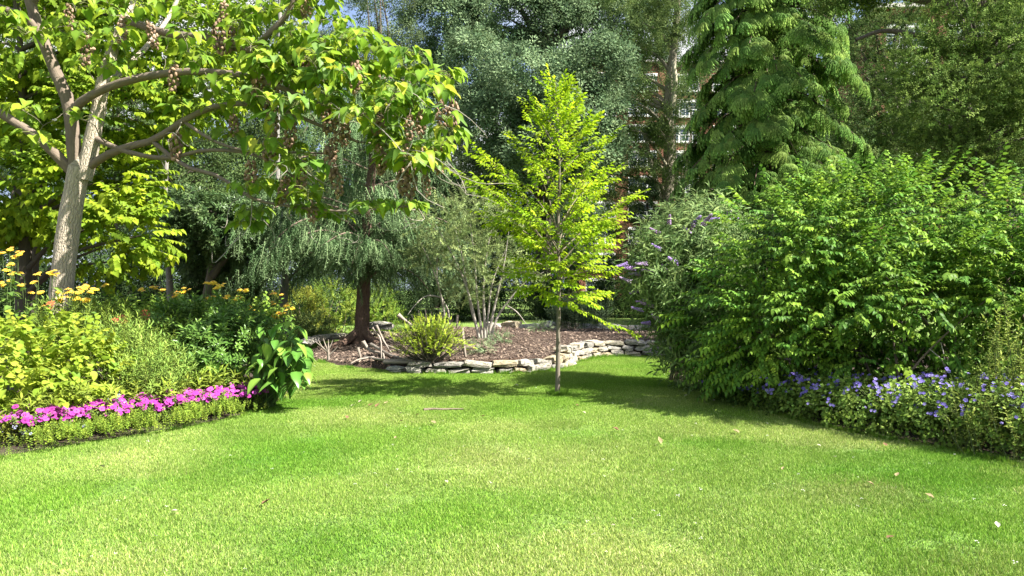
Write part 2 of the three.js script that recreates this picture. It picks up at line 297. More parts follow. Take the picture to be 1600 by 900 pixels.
const onMound = (px, py, d, up = 0.03) => { let p = at(px, py, d); for (let k = 0; k < 90 && p.y < moundH(p.x, p.z) + up; k++) { d -= 0.04; p = at(px, py, d); } return p; };
// --- stones
const stoneTex = tex(256, (u, v) => { const k = 0.76 + 0.42 * pn(u, v, 7, 3) + 0.34 * pn(u, v, 28, 6) + 0.28 * pn(u, v, 70, 1), g = smooth(0.12, 0.4, pn(u, v, 9, 12)); return [k * lerp(1, 0.55, g), k * lerp(0.98, 0.66, g), k * lerp(0.95, 0.42, g)]; });
const stoneMats = [[0.50, 0.46, 0.40], [0.44, 0.41, 0.37], [0.55, 0.49, 0.39], [0.47, 0.39, 0.27], [0.34, 0.32, 0.30], [0.56, 0.53, 0.49]].map(c => { const m = new THREE.MeshStandardMaterial({ map: stoneTex, bumpMap: stoneTex, bumpScale: 0.02, roughness: 0.9 }); m.color.setRGB(...c); return m; });
const stoneGeos = Array.from({ length: 10 }, (_, k) => {
  const g = new THREE.BoxGeometry(1, 1, 1, 2, 2, 2), P = g.attributes.position, v = new V3();
  for (let i = 0; i < P.count; i++) { v.fromBufferAttribute(P, i); const q = v.clone(), len = Math.pow(Math.abs(v.x * 2) ** 5 + Math.abs(v.y * 2) ** 5 + Math.abs(v.z * 2) ** 5, 1 / 5); v.multiplyScalar(1 / len); v.x += 0.24 * N3(q.x * 1.7 + k * 9, q.y * 1.7, q.z * 1.7); v.y += 0.2 * N3(q.x * 1.9, q.y * 1.9 + k * 7, q.z * 1.9); v.z += 0.24 * N3(q.x * 1.7, q.y * 1.7, q.z * 1.7 + k * 5); P.setXYZ(i, v.x, v.y, v.z); }
  const h = g.toNonIndexed(); h.computeVertexNormals(); return h;
});
function stones(parent, pts, courses, r, o = {}) {
  const off = originOf(parent), c = new THREE.CatmullRomCurve3(pts.map(p => new V3(p[0], 0, p[1]))), len = c.getLength();
  let y0 = 0;
  for (let k = 0; k < courses; k++) {
    let s = (r() - 0.5) * 0.3 + (o.from?.[k] ?? 0), hh = (o.h ?? 0.12) * (0.9 + 0.25 * r());
    while (s < len) {
      const w = (o.w ?? 0.42) * (0.65 + 0.8 * r()), h = hh * (0.75 + 0.5 * r()), d = (o.d ?? 0.3) * (0.85 + 0.3 * r()), u = clamp((s + w / 2) / len, 0, 1), p = c.getPointAt(u), tn = c.getTangentAt(u);
      const m = shadows(new THREE.Mesh(stoneGeos[Math.floor(r() * 10)], stoneMats[Math.floor(r() * 6)])); m.name = 'stone';
      const nx = -tn.z, nz = tn.x, inset = (o.inset ?? 0.03) * k + (r() - 0.5) * 0.05;
      m.position.set(p.x - nx * inset, (o.base ? o.base(p.x, p.z) : 0) + y0 + h * 0.47, p.z - nz * inset).sub(off);
      m.rotation.set((r() - 0.5) * 0.12, Math.atan2(-tn.z, tn.x) + (r() - 0.5) * 0.35, (r() - 0.5) * 0.24); m.scale.set(w * 1.02, h * 1.05, d); parent.add(m); s += w * 0.98 + 0.02;
    }
    y0 += hh * 1.0;
  }
}
{
  const r = rng(21), w = thing('stone_wall', 'low dry stone wall of stacked grey and tan stones curving around the front of the mulch bed', 'stone wall', new V3(0, 0, -15));
  stones(w, [[-2.3, -14.15], [-1.9, -13.95], [-1.2, -13.85], [-0.48, -13.85], [0.2, -14.05], [0.75, -14.5], [1.1, -15.3]], 2, r, { h: 0.115, w: 0.40, from: [0, 0.55] });
  stones(w, [[1.05, -15.2], [1.45, -16.3], [2.1, -17.3], [3.5, -17.45], [5.2, -17.6]], 3, r, { h: 0.12, w: 0.42 });
  const b = thing('stone_edging', 'single row of pale rough stones edging the back of the mulch bed', 'stone edging', new V3(0, 0.2, -23));
  stones(b, [[5.2, -21.7], [3.4, -22.4], [2.2, -23.2], [0.85, -24.1], [-0.6, -24.7]], 1, r, { h: 0.24, w: 0.6, d: 0.45, base: () => 0.22 });
  const l = thing('stone_edging', 'flat grey stone slabs edging the mulch bed left of the brown conifer trunk', 'stone edging', new V3(-5, 0.1, -21));
  stones(l, [[-2.4, -22.3], [-3.6, -22.0], [-4.9, -21.0], [-5.3, -19.7], [-5.2, -18.6]], 1, r, { h: 0.13, w: 0.8, d: 0.4, base: () => 0.16 });
  const f = shadows(new THREE.Mesh(stoneGeos[3], stoneMats[1])); f.name = 'flat_stone'; f.position.copy(at(590, 509, 20.5)); f.scale.set(0.9, 0.22, 0.6); f.rotation.y = 0.2; scene.add(f); tag(f, 'broad dark grey flat stone right behind the brown conifer trunk', 'stone');
}
// ------------------------------------------------------------------ the big broad-leaved tree on the left
const inFrame = p => { const d = -p.z; if (d < 1) return false; const x = 800 + p.x / d * FP, y = 450 - (p.y - 1.6) / d * FP; return x > -10 && x < 1610 && y > -10 && y < 910; };
{
  const r = rng(101), T = thing('broad_leaved_tree', 'tall tree with thick pale leaning trunk, big heart shaped leaves and brown fruit clusters', 'tree', new V3(-6.9, 0, -11));
  const barkT = bark(0.46, 0.39, 0.30, 'ridge', 3.0, 1.7, 0.02), barkL = bark(0.20, 0.155, 0.115, 'plain', 4, 1.2, 0.012), barkTw = bark(0.26, 0.22, 0.17, 'plain', 4, 1, 0.004);
  const dd = d => d > 11 ? d : 11 + (d - 11) * 0.5; const sk = [];                                        // skeleton samples: point, radius
  const limb = (name, px, w0, w1, mat = barkL, n = 16, wob = 0.12) => {
    const pts = curve(px.map(p => at(p[0], p[1], dd(p[2] ?? 11))), n), d = px[0][2] ?? 11, r0 = w0 / FP * d / 2, r1 = w1 / FP * d / 2, mb = new MB();
    const t = r0 < 0.03; tube(mb, pts, t ? r0 : pts.map((p, k) => lerp(r0, r1, k / n)), r1, t ? 6 : 14, [1, 1, 1], true, wob); mb.build(name, mat, T);
    pts.forEach((p, k) => sk.push([p, lerp(r0, r1, k / n)])); return pts;
  };
  const mb = new MB(), tp = curve([[78, 630], [86, 560], [96, 450], [108, 350], [121, 275], [129, 238]].map(p => at(p[0], p[1], 11)), 22);
  tube(mb, tp, tp.map((p, k) => lerp(18, 15, k / 22) / FP * 11 * (k < 4 ? 1 + (4 - k) * 0.07 : k > 19 ? 1 - 0.26 * (k - 19) : 1)), 0, 26, [1, 1, 1], true, 0.07); mb.build('trunk', barkT, T); tp.forEach(p => sk.push([p, 0.2]));
  limb('limb', [[121, 285], [115, 225], [108, 165], [86, 110], [66, 60], [48, 5], [30, -70], [20, -160]], 23, 12, barkL, 22);
  limb('limb', [[130, 280], [143, 225], [152, 180], [161, 130], [174, 85, 11.2], [192, 38, 11.4], [207, -5, 11.6], [225, -90, 12], [235, -190, 12]], 25, 11, barkT, 24);
  limb('limb', [[112, 178], [124, 162, 10.8], [152, 144, 10.4], [196, 127, 10], [262, 114, 9.6], [330, 112, 9.3], [400, 122, 9.0], [470, 150, 8.8], [540, 176, 8.7], [610, 182, 8.6]], 15, 5);
  limb('limb', [[158, 150], [178, 122, 11.4], [205, 98, 11.8], [240, 60, 12.2], [270, 15, 12.6], [300, -60, 13]], 12, 6, barkT);
  limb('limb', [[112, 268], [84, 238, 10.8], [52, 210, 10.6], [0, 177, 10.4], [-70, 140, 10], [-150, 120, 9.8]], 17, 9);
  limb('limb', [[138, 262], [165, 243, 10.7], [205, 228, 10.3], [240, 219, 10], [284, 190, 9.6], [330, 168, 9.4], [385, 162, 9.2], [440, 172, 9], [500, 196, 8.9], [560, 222, 8.8]], 13, 4);
  limb('limb', [[148, 215], [170, 226, 10.6], [210, 240, 10.2], [265, 247, 9.8], [312, 236, 9.5], [365, 236, 9.2], [420, 250, 9], [470, 285, 8.9]], 9, 3);
  limb('limb', [[66, 62], [40, 28, 10.6], [0, 12, 10.3], [-80, -20, 10]], 14, 8);
  limb('limb', [[196, 30, 11.4], [260, 52, 10.6], [330, 60, 9.9], [390, 78, 9.4], [420, 52, 9.1], [450, 20, 9.0], [470, -40, 8.8]], 12, 6);
  limb('limb', [[390, 79, 9.4], [440, 96, 9.1], [500, 112, 8.9], [560, 118, 8.8], [640, 140, 8.6]], 6, 3);
  limb('limb', [[290, 192, 9.6], [330, 218, 9.2], [380, 235, 9], [450, 238, 8.8], [520, 240, 8.7]], 6, 3);
  limb('limb', [[240, 222, 10], [290, 260, 9.5], [340, 275, 9.2], [395, 310, 8.9], [450, 322, 8.7], [540, 330, 8.6], [640, 322, 8.5]], 7, 3);
  limb('limb', [[50, 5], [90, -60], [150, -140], [200, -220]], 12, 6); limb('limb', [[225, -90, 12], [330, -130, 11.5], [430, -120, 11]], 10, 5);
  // clumps of leaves at twig ends
  const zone = [[[560, 135], [165, 75], 9, 56], [[655, 195], [74, 84], 8.7, 30], [[430, 80], [160, 90], 9.3, 44], [[250, 45], [230, 70], 10.4, 20], [[60, 70], [150, 100], 10.6, 10], [[440, 240], [140, 60], 9.1, 16], [[40, 190], [100, 60], 10.3, 5], [[430, 330], [80, 30], 8.8, 5], [[570, 328], [90, 18], 8.6, 7],
    [[300, -110], [420, 110], 11, 34], [[60, -140], [260, 120], 11.6, 18], [[-120, 60], [140, 150], 10.6, 14], [[480, 20], [60, 60], 9, 12], [[310, 150], [110, 60], 10, 8]];
  let clumps = [];
  for (const [c, s, d, n] of zone) for (let k = 0; k < n; k++) { const a = r() * 6.28, q = Math.sqrt(r()); clumps.push(at(c[0] + Math.cos(a) * q * s[0], c[1] + Math.sin(a) * q * s[1], dd(d) + (r() - 0.5) * 2.0)); }
  for (let k = 0; k < 30; k++) clumps.push(new V3(-7 + (r() - 0.5) * 6, 5 + r() * 4, -12.6 - r() * 2.6));
  const near = p => { let b = null, bd = 1e9; for (const s of sk) { const q = s[0].distanceTo(p) + Math.max(0, s[0].y - p.y) * 0.3; if (q < bd) { bd = q; b = s; } } return [b, bd]; };
  clumps = clumps.map(p => ({ p, d: near(p)[1] })).sort((a, b) => a.d - b.d);
  const tw = new MB(), leaves = [], fruit = [];
  for (const { p } of clumps) {
    const [s, d] = near(p), a = s[0], rr = Math.min(s[1] * 0.7, 0.008 + 0.006 * d), mid = a.clone().lerp(p, 0.5).add(new V3((r() - 0.5) * 0.25 * d, (r() - 0.2) * 0.16 * d, (r() - 0.5) * 0.25 * d));
    const pts = curve([a, a.clone().lerp(mid, 0.5).add(rdir(r).multiplyScalar(0.06 * d)), mid, p], 9); tube(tw, pts, rr, 0.004, 5, [1, 1, 1]); pts.forEach((q, k) => k > 2 && sk.push([q, lerp(rr, 0.004, k / 9)]));
    const dir = p.clone().sub(mid).normalize(), n = 9 + Math.floor(r() * 8);
    for (let k = 0; k < n; k++) {
      const az = k * 2.4 + r(), o = new V3(Math.cos(az), 0, Math.sin(az)), q = p.clone().lerp(mid, r() * 0.8), e = q.clone().add(o.clone().multiplyScalar(0.10 + 0.10 * r())).add(new V3(0, 0.03 + r() * 0.05, 0));
      tube(tw, [q, q.clone().lerp(e, 0.5).add(new V3(0, 0.03, 0)), e], 0.0035, 0.0025, 3, [0.9, 1.2, 0.5], false);
      const y = o.clone().multiplyScalar(0.75).add(new V3(0, -0.75 + 0.6 * r(), 0)).add(rdir(r).multiplyScalar(0.3)), z = new V3(o.x * 0.5, 0.8, o.z * 0.5).add(rdir(r).multiplyScalar(0.35));
      leaves.push({ m: frame(e, y, z, 0.10 + 0.12 * r() * (0.6 + 0.4 * r())), p: e, c: tone(r, [0.13, 0.24, 0.022], [0.27, 0.35, 0.026], 0.22) });
    }
    if (r() < 0.05) { /* bare */ }
  }
  tw.build('twigs', barkTw, T).userData.kind = 'stuff';
  // bare grey fine twigs hanging below the limbs
  const bt = new MB(); for (let k = 0; k < 260; k++) { const s = sk[Math.floor(r() * sk.length)]; if (!inFrame(s[0]) || s[0].y > 4.0 || s[1] > 0.06 || s[0].x < -5.6) continue; const e = s[0].clone().add(new V3((r() - 0.3) * 1.1, -0.1 - 0.5 * r(), (r() - 0.5) * 0.9)); tube(bt, curve([s[0], s[0].clone().lerp(e, 0.5).add(rdir(r).multiplyScalar(0.15)), e, e.clone().add(new V3((r() - 0.5) * 0.25, (r() - 0.3) * 0.25, 0))], 7), 0.007, 0.003, 4, [1, 1, 1]); if (r() < 0.6) { const e2 = e.clone().add(new V3((r() - 0.2) * 0.6, (r() - 0.6) * 0.4, (r() - 0.5) * 0.5)); tube(bt, curve([e, e.clone().lerp(e2, 0.5).add(rdir(r).multiplyScalar(0.09)), e2], 5), 0.005, 0.002, 4, [1, 1, 1]); } }
  bt.build('bare_twigs', bark(0.36, 0.32, 0.27, 'plain', 4, 1, 0.003), T).userData.kind = 'stuff';
  const hl = (k, col) => { const b = new MB(); leaf(b, new M4(), 1, 0.86, { shape: 'heart', seg: 6, fold: 0.06 + 0.12 * k, curl: 0.05 + 0.28 * k, rib: 1.35, col, wave: 0.02 + 0.015 * k }); return b.geo(); };
  const geos = [0, 1, 2].map(k => hl(k, [1, 1, 1])), mats = [[0.11, 0.22, 0.024], [0.15, 0.27, 0.026], [0.20, 0.32, 0.028], [0.28, 0.37, 0.03], [0.15, 0.25, 0.06], [0.36, 0.38, 0.04], [0.10, 0.19, 0.03], [0.18, 0.30, 0.03]].map(c => { const m = leafMat({ trans: 0.5, coat: 0.25, coatRough: 0.4 }); m.color.setRGB(...c); return m; });
  const vis = leaves.filter(l => inFrame(l.p)).sort((a, b) => b.p.z - a.p.z), big = new Set(vis.slice(0, 300));
  inst('foliage', geos[1], leafMat({ trans: 0.5, coat: 0.25 }), leaves.filter(l => !big.has(l)), T);
  let k = 0; for (const l of big) { const o = shadows(new THREE.Mesh(geos[k % 3], mats[Math.floor(r() * 8)])); o.name = 'leaf'; const m = l.m.clone(); m.elements[12] -= T.position.x; m.elements[14] -= T.position.z; m.decompose(o.position, o.quaternion, o.scale); T.add(o); k++; }
  // brown seed clusters traced from the photograph
  const cg = [0, 1, 2, 3].map(q => { const b = new MB(), rr = rng(60 + q), e = new THREE.SphereGeometry(1, 6, 4); tube(b, [new V3(0, 0.12, 0), new V3(0.01, 0, 0), new V3(0, -0.14, 0)], 0.005, 0.003, 4, [0.8, 0.65, 0.5]); for (let j = 0; j < 26; j++) { const a = j * 2.4, hh = 0.08 - 0.0115 * j + 0.02 * rr(), w = 0.045 * Math.sin((j + 3) / 30 * 3.1) + 0.018; const y = rdir(rr); y.y -= 0.5; addGeo(b, e, frame(new V3(Math.cos(a) * w, hh, Math.sin(a) * w), y, rdir(rr), new V3(0.021, 0.03, 0.021)), mul([0.95, 0.80, 0.66], 0.5 + 0.8 * rr())); } return b.geo(); });
  const fm = new THREE.MeshStandardMaterial({ vertexColors: true, roughness: 0.85 }); fm.color.setRGB(0.28, 0.215, 0.165);
  const spots = [[193, 40, 10.6], [236, 48, 10.4], [137, 72, 10.6], [108, 20, 10.5], [341, 48, 9.6], [360, 58, 9.5], [272, 115, 9.5], [405, 118, 9], [432, 116, 9], [423, 165, 8.9], [425, 185, 8.9], [507, 165, 8.8], [515, 175, 8.8], [555, 112, 8.7], [540, 205, 8.7], [530, 198, 8.7], [595, 178, 8.6], [586, 176, 8.6], [658, 187, 8.5], [640, 193, 8.5], [690, 170, 8.5], [708, 172, 8.5], [593, 240, 8.6], [597, 250, 8.6], [630, 268, 8.5], [642, 277, 8.5], [665, 284, 8.4], [656, 242, 8.5], [685, 242, 8.5], [478, 103, 9], [420, 232, 8.9], [520, 228, 8.7], [525, 278, 8.7], [515, 245, 8.7], [455, 205, 8.9], [392, 265, 8.9], [445, 290, 8.8], [488, 325, 8.7], [478, 8, 9], [275, 220, 9.6], [350, 14, 9.8], [637, 236, 8.5], [365, 190, 9.2], [470, 270, 8.8]];
  const st = new MB();
  for (const [x, y, d] of spots) { const p = at(x, y, dd(d)), o = shadows(new THREE.Mesh(cg[Math.floor(r() * 4)], fm)); o.name = 'fruit_cluster'; o.position.copy(p).sub(T.position); o.rotation.set((r() - 0.5) * 0.5, r() * 6, (r() - 0.5) * 0.5); const s = 0.85 + 0.4 * r(); o.scale.set(s, s * (1 + 0.3 * r()), s); T.add(o);
    const [s0] = near(p.clone().add(new V3(0, 0.2, 0))), e = p.clone().add(new V3(0, 0.12, 0)); tube(st, curve([s0[0], s0[0].clone().lerp(e, 0.5).add(new V3(0, 0.06, 0)), e], 6), 0.006, 0.004, 4, [1, 1, 1]); }
  st.build('fruit_stalks', barkTw, T).userData.kind = 'stuff';
}
// ------------------------------------------------------------------ the young tree in the middle of the lawn
const sprayBeech = twig(7, { S: 0.26, n: 9, L: 0.082, W: 0.05, flat: true, seg: 3, droop: 0.3, curl: 0.25, stem: 0.002, start: 0.05, yel: 0.12 });
{
  const r = rng(77), B = ground(872, 617), T = thing('young_tree', 'slim young tree with bright yellow green leaves standing alone on the lawn', 'tree', B), D = -B.z;
  const tp = curve([[871, 620], [872, 540], [873, 440], [872, 350], [874, 260], [871, 180], [868, 128]].map(p => at(p[0], p[1], D)), 24), mb = new MB();
  tube(mb, tp, tp.map((p, k) => lerp(0.036, 0.006, Math.pow(k / 24, 1.1)) * (k === 0 ? 1.3 : 1)), 0, 10, [1, 1, 1], true, 0.06); mb.build('trunk', bark(0.20, 0.17, 0.13, 'plain', 6, 1, 0.006), T);
  const bm = new MB(), list = [];
  // reach of the crown on either side, from the photograph: [row, left, right] in pixels from the stem
  const prof = [[130, 14, 12], [150, 26, 30], [175, 46, 48], [200, 76, 62], [225, 118, 84], [250, 148, 118], [280, 158, 118], [310, 152, 118], [340, 112, 110], [370, 92, 110], [400, 82, 108], [430, 72, 100], [455, 60, 84], [480, 52, 62], [500, 36, 50]];
  const reach = (y, right) => { for (let k = 0; k < prof.length - 1; k++) if (y <= prof[k + 1][0]) { const t = clamp((y - prof[k][0]) / (prof[k + 1][0] - prof[k][0]), 0, 1); return lerp(prof[k][right ? 2 : 1], prof[k + 1][right ? 2 : 1], t); } return 60; };
  const NB = 64;
  for (let k = 0; k < NB; k++) {
    const f = (k + 0.5) / NB, tipY = lerp(138, 474, Math.pow(f, 1.15)) + (r() - 0.5) * 16, az = k * 2.39996 + r() * 0.5, cx = Math.cos(az), cz = Math.sin(az);
    const len = lerp(reach(tipY, false), reach(tipY, true), 0.5 + 0.5 * cx) / FP * D * (0.72 + 0.34 * r()) * (Math.abs(cx) < 0.5 ? 0.85 : 1);
    const tipH = 1.6 - (tipY - 450) / FP * D, rise = lerp(1.5, 0.35, Math.pow(f, 0.8)) * len * (0.7 + 0.6 * r()) - (f > 0.85 ? 0.35 * len : 0), rootH = clamp(tipH - rise, 1.35, 4.5);
    const kk = clamp(1 - (rootH - 0) / 4.72, 0, 1), stemP = tp[clamp(Math.round((1 - kk) * 24), 0, 24)].clone(); stemP.y = rootH;
    const tip = new V3(stemP.x + cx * len, tipH, stemP.z + cz * len), mid = stemP.clone().lerp(tip, 0.55).add(new V3(0, 0.10 * len, 0)), pts = curve([stemP, mid, tip], 10);
    tube(bm, pts, 0.004 + 0.008 * Math.min(1, len), 0.002, 5, [1, 1, 1]);
    const dir = tip.clone().sub(stemP).normalize(), side = new V3(-dir.z, 0, dir.x).normalize(), n = Math.round(6 + len * 13.5);
    for (let j = 0; j < n; j++) { const t = lerp(0.22, 1, (j + r()) / n), p = pts[Math.min(10, Math.round(t * 10))].clone().add(rdir(r).multiplyScalar(0.06)), sg = j % 2 ? 1 : -1, sp = lerp(1.0, 0.25, t);
      const y = dir.clone().multiplyScalar(0.9).add(side.clone().multiplyScalar(sg * sp)); y.y = y.y * 0.6 + 0.32 - 0.66 * r() + (tipY < 200 ? 0.5 : 0); const z = new V3(0, 1, 0.25).add(rdir(r).multiplyScalar(0.75));
      list.push({ m: frame(p, y, z, 0.75 + 0.5 * r() * (1 - 0.4 * t)), c: tone(r, [0.205, 0.35, 0.012], [0.36, 0.465, 0.018], 0.28) }); }
  }
  const low = curve([at(872, 505, D), at(905, 512, D - 0.2), at(945, 525, D - 0.5), at(985, 545, D - 0.7)], 8); 
  const lowPts = [[895, 480], [918, 488], [935, 497], [950, 505], [965, 510], [978, 516]]; tube(bm, curve([at(873, 452, D), at(900, 478, D - 0.2), at(940, 500, D - 0.4), at(978, 517, D - 0.5)], 8), 0.008, 0.002, 5, [1, 1, 1]);
  for (const [x, y] of lowPts) for (let j = 0; j < 3; j++) list.push({ m: frame(at(x, y, D - 0.4 + (r() - 0.5) * 0.25), new V3(0.8, -0.35 + 0.4 * (r() - 0.5), 0.4 * (j - 1)), new V3(0, 1, 0.3).add(rdir(r).multiplyScalar(0.3)), 0.8), c: tone(r, [0.205, 0.35, 0.012], [0.36, 0.465, 0.018]) });
  bm.build('branches', bark(0.22, 0.18, 0.13, 'plain', 6, 1, 0.003), T).userData.kind = 'stuff';
  inst('crown', sprayBeech, leafMat({ trans: 0.55, coat: 0.15 }), list, T);
}
// ------------------------------------------------------------------ the weeping conifer behind the island bed
const weepGeo = [0, 1].map(q => { // a hanging strand with short needles
  const r = rng(200 + q), mb = new MB(), S = 1, P = t => new V3(0.05 * Math.sin(t * 5 + q), -t * S, 0.04 * Math.cos(t * 4)); tube(mb, [P(0), P(0.5), P(1)], 0.012, 0.006, 4, [0.95, 0.95, 0.9], false);
  for (let k = 0; k < 46; k++) { const t = (k + r()) / 46, a = k * 2.4, d = new V3(Math.cos(a), -0.55 - 0.5 * r(), Math.sin(a)), l = 0.055 + 0.035 * r(), tn = 0.75 + 0.5 * r(); leaf(mb, frame(P(t), d, rdir(r)), l, 0.02, { shape: 'wedge', seg: 2, fold: 0, curl: 0.2, col: [tn, tn, tn] }); }
  return mb.geo();
});
{
  const r = rng(33), D = 20, B = at(566, 527, D), T = thing('weeping_conifer', 'weeping conifer with a straight red brown trunk and hanging grey green branch curtains', 'tree', new V3(B.x, moundH(B.x, B.z) - 0.05, B.z));
  const tp = curve([[562, 545], [565, 520], [567, 470], [570, 400], [576, 320], [584, 230], [589, 170], [592, 115]].map(p => at(p[0], p[1], D)), 26), mb = new MB();
  tube(mb, tp, tp.map((p, k) => lerp(14.5, 3.5, Math.pow(k / 26, 0.8)) / FP * D * (k < 3 ? 1 + 0.16 * (3 - k) : 1)), 0, 18, [1, 1, 1], true, 0.10);
  for (const [x, y] of [[500, 548], [520, 541], [600, 541]]) tube(mb, curve([at(566, 515, D), at(lerp(566, x, 0.45), lerp(518, y, 0.55), D - 0.3), at(x, y + 4, D - 1.0)], 8), 0.15, 0.05, 8, [1, 1, 1], true, 0.15);
  mb.build('trunk', bark(0.20, 0.125, 0.09, 'scaly', 2.2, 0.8, 0.03), T);
  const bm = new MB(), list = [], green = [0.09, 0.165, 0.068], pale = [0.25, 0.345, 0.17];
  const branch = (pts, dens = 11, l0 = 0.5, l1 = 1.1) => { const c = curve(pts, 14); tube(bm, c, 0.035, 0.008, 5, [1, 1, 1]); let len = 0; for (let k = 1; k < c.length; k++) len += c[k].distanceTo(c[k - 1]);
    const n = Math.round(len * dens * 2.5); for (let k = 0; k < n; k++) { const t = Math.pow((k + r()) / n, 0.8), p = c[Math.min(14, Math.round(t * 14))].clone().add(new V3((r() - 0.5) * 0.6, (r() - 0.5) * 0.12, (r() - 0.5) * 0.6)), dr = c[Math.min(14, Math.round(t * 14) + 1)].clone().sub(c[Math.max(0, Math.round(t * 14) - 1)]).normalize();
      const up = new V3((r() - 0.5) * 0.35, 1, (r() - 0.5) * 0.35).add(dr.multiplyScalar(-0.65 * r())); list.push({ m: frame(p, up, rdir(r), new V3(1.05, lerp(l0, l1, r()) * (1.15 - 0.3 * t), 1.05)), c: tone(r, green, pale, 0.2), v: k % 2 }); } };
  const PB = (px, dens, a, b) => branch(px.map(p => at(p[0], p[1], p[2])), dens, a, b);
  PB([[570, 400, 20], [545, 372, 19.6], [500, 360, 19], [440, 385, 18.5], [392, 425, 18.2]], 14, 0.35, 0.95); PB([[571, 385, 20], [540, 352, 20.2], [480, 345, 20.6], [420, 372, 21]], 13, 0.4, 0.9); PB([[570, 395, 20], [560, 370, 19], [535, 365, 18], [500, 385, 17.6]], 13, 0.3, 0.8);
  PB([[572, 372, 20], [600, 350, 19.5], [640, 352, 19], [665, 385, 18.8]], 13, 0.3, 0.7); PB([[572, 380, 20], [610, 360, 20.4], [660, 365, 21], [705, 400, 21.4]], 12, 0.3, 0.8); PB([[571, 402, 20], [567, 380, 19.2], [560, 384, 18.6], [550, 412, 18.2]], 15, 0.25, 0.55); PB([[571, 396, 20], [585, 376, 19.2], [600, 382, 18.6], [612, 402, 18.2]], 14, 0.25, 0.55); PB([[572, 380, 20], [530, 340, 19.4], [470, 345, 18.6], [430, 375, 18.2], [405, 410, 18]], 13, 0.3, 0.9); PB([[569, 420, 20], [560, 415, 19.6], [548, 428, 19.2]], 14, 0.3, 0.5);
  for (let k = 0; k < 20; k++) { const y = lerp(392, 320, (k + r()) / 20), a = k * 2.4 + 0.9 + r() * 0.7, i = clamp(Math.round((545 - y) / 430 * 26), 0, 26), p = tp[i].clone(), len = (2.0 + 1.6 * r()) * (Math.cos(a) < -0.3 ? 1.25 : 1), e = new V3(Math.cos(a), 0, Math.sin(a)); if (e.z > 0.35 && Math.abs(e.x) < 0.8) { e.set(Math.sign(e.x || 1) * 0.9, 0, 0.3); }
    branch([p, p.clone().addScaledVector(e, len * 0.35).add(new V3(0, 0.45, 0)), p.clone().addScaledVector(e, len * 0.7).add(new V3(0, 0.2, 0)), p.clone().addScaledVector(e, len).add(new V3(0, -0.55, 0))], 9, 0.25, 0.75); }
  for (let k = 0; k < 26; k++) { const y = lerp(320, 118, Math.pow(k / 26, 0.9)), a = k * 2.4 + r(), s = tp[26 - 0].clone(); const i = clamp(Math.round((545 - y) / 430 * 26), 0, 26), p = tp[i].clone(), len = lerp(3.0, 1.0, k / 26) * (0.75 + 0.5 * r()), e = new V3(Math.cos(a), 0, Math.sin(a));
    branch([p, p.clone().addScaledVector(e, len * 0.4).add(new V3(0, 0.28, 0)), p.clone().addScaledVector(e, len * 0.75).add(new V3(0, 0.05, 0)), p.clone().addScaledVector(e, len).add(new V3(0, -0.6, 0))], 7, 0.4, 1.0); }
  bm.build('branches', bark(0.20, 0.15, 0.11), T).userData.kind = 'stuff';
  inst('weeping_foliage', weepGeo[0], M.needle, list.filter(e => !e.v), T); inst('weeping_foliage', weepGeo[1], M.needle, list.filter(e => e.v), T);
}
// ------------------------------------------------------------------ the large conifer with drooping fans
const fanGeo = (() => { const r = rng(9), mb = new MB(); // a drooping fan of scale sprays, new growth pale at the tips
  for (let k = 0; k < 7; k++) { const a = (k - 3) * 0.24 + (r() - 0.5) * 0.16, S = 0.56 * (1 - 0.07 * Math.abs(k - 3)) * (0.75 + 0.5 * r()), dr = 0.6 + 0.5 * r(), P = t => new V3(Math.sin(a) * S * t, Math.cos(a) * S * t * (1 - 0.3 * t), -S * (0.08 * t + dr * t * t));
    for (let j = 1; j < 8; j++) { const t = j / 8, p = P(t), d = P(t + 0.05).sub(p).normalize(); for (const s of [-1, 1]) { const y = d.clone().add(new V3(s * 0.6 * Math.cos(a), -s * 0.5 * Math.sin(a), -0.2 + 0.3 * (r() - 0.5))), tn = (0.6 + 0.5 * r()) * lerp(0.6, 1.8, t * t); leaf(mb, frame(p, y, new V3(0, 0.4, 1).add(rdir(r).multiplyScalar(0.4))), 0.17 * (1.15 - 0.55 * t), 0.046, { shape: 'lance', seg: 2, fold: 0.08, curl: 0.4, col: [tn, tn, tn * 0.95] }); } } }
  return mb.geo(); })();
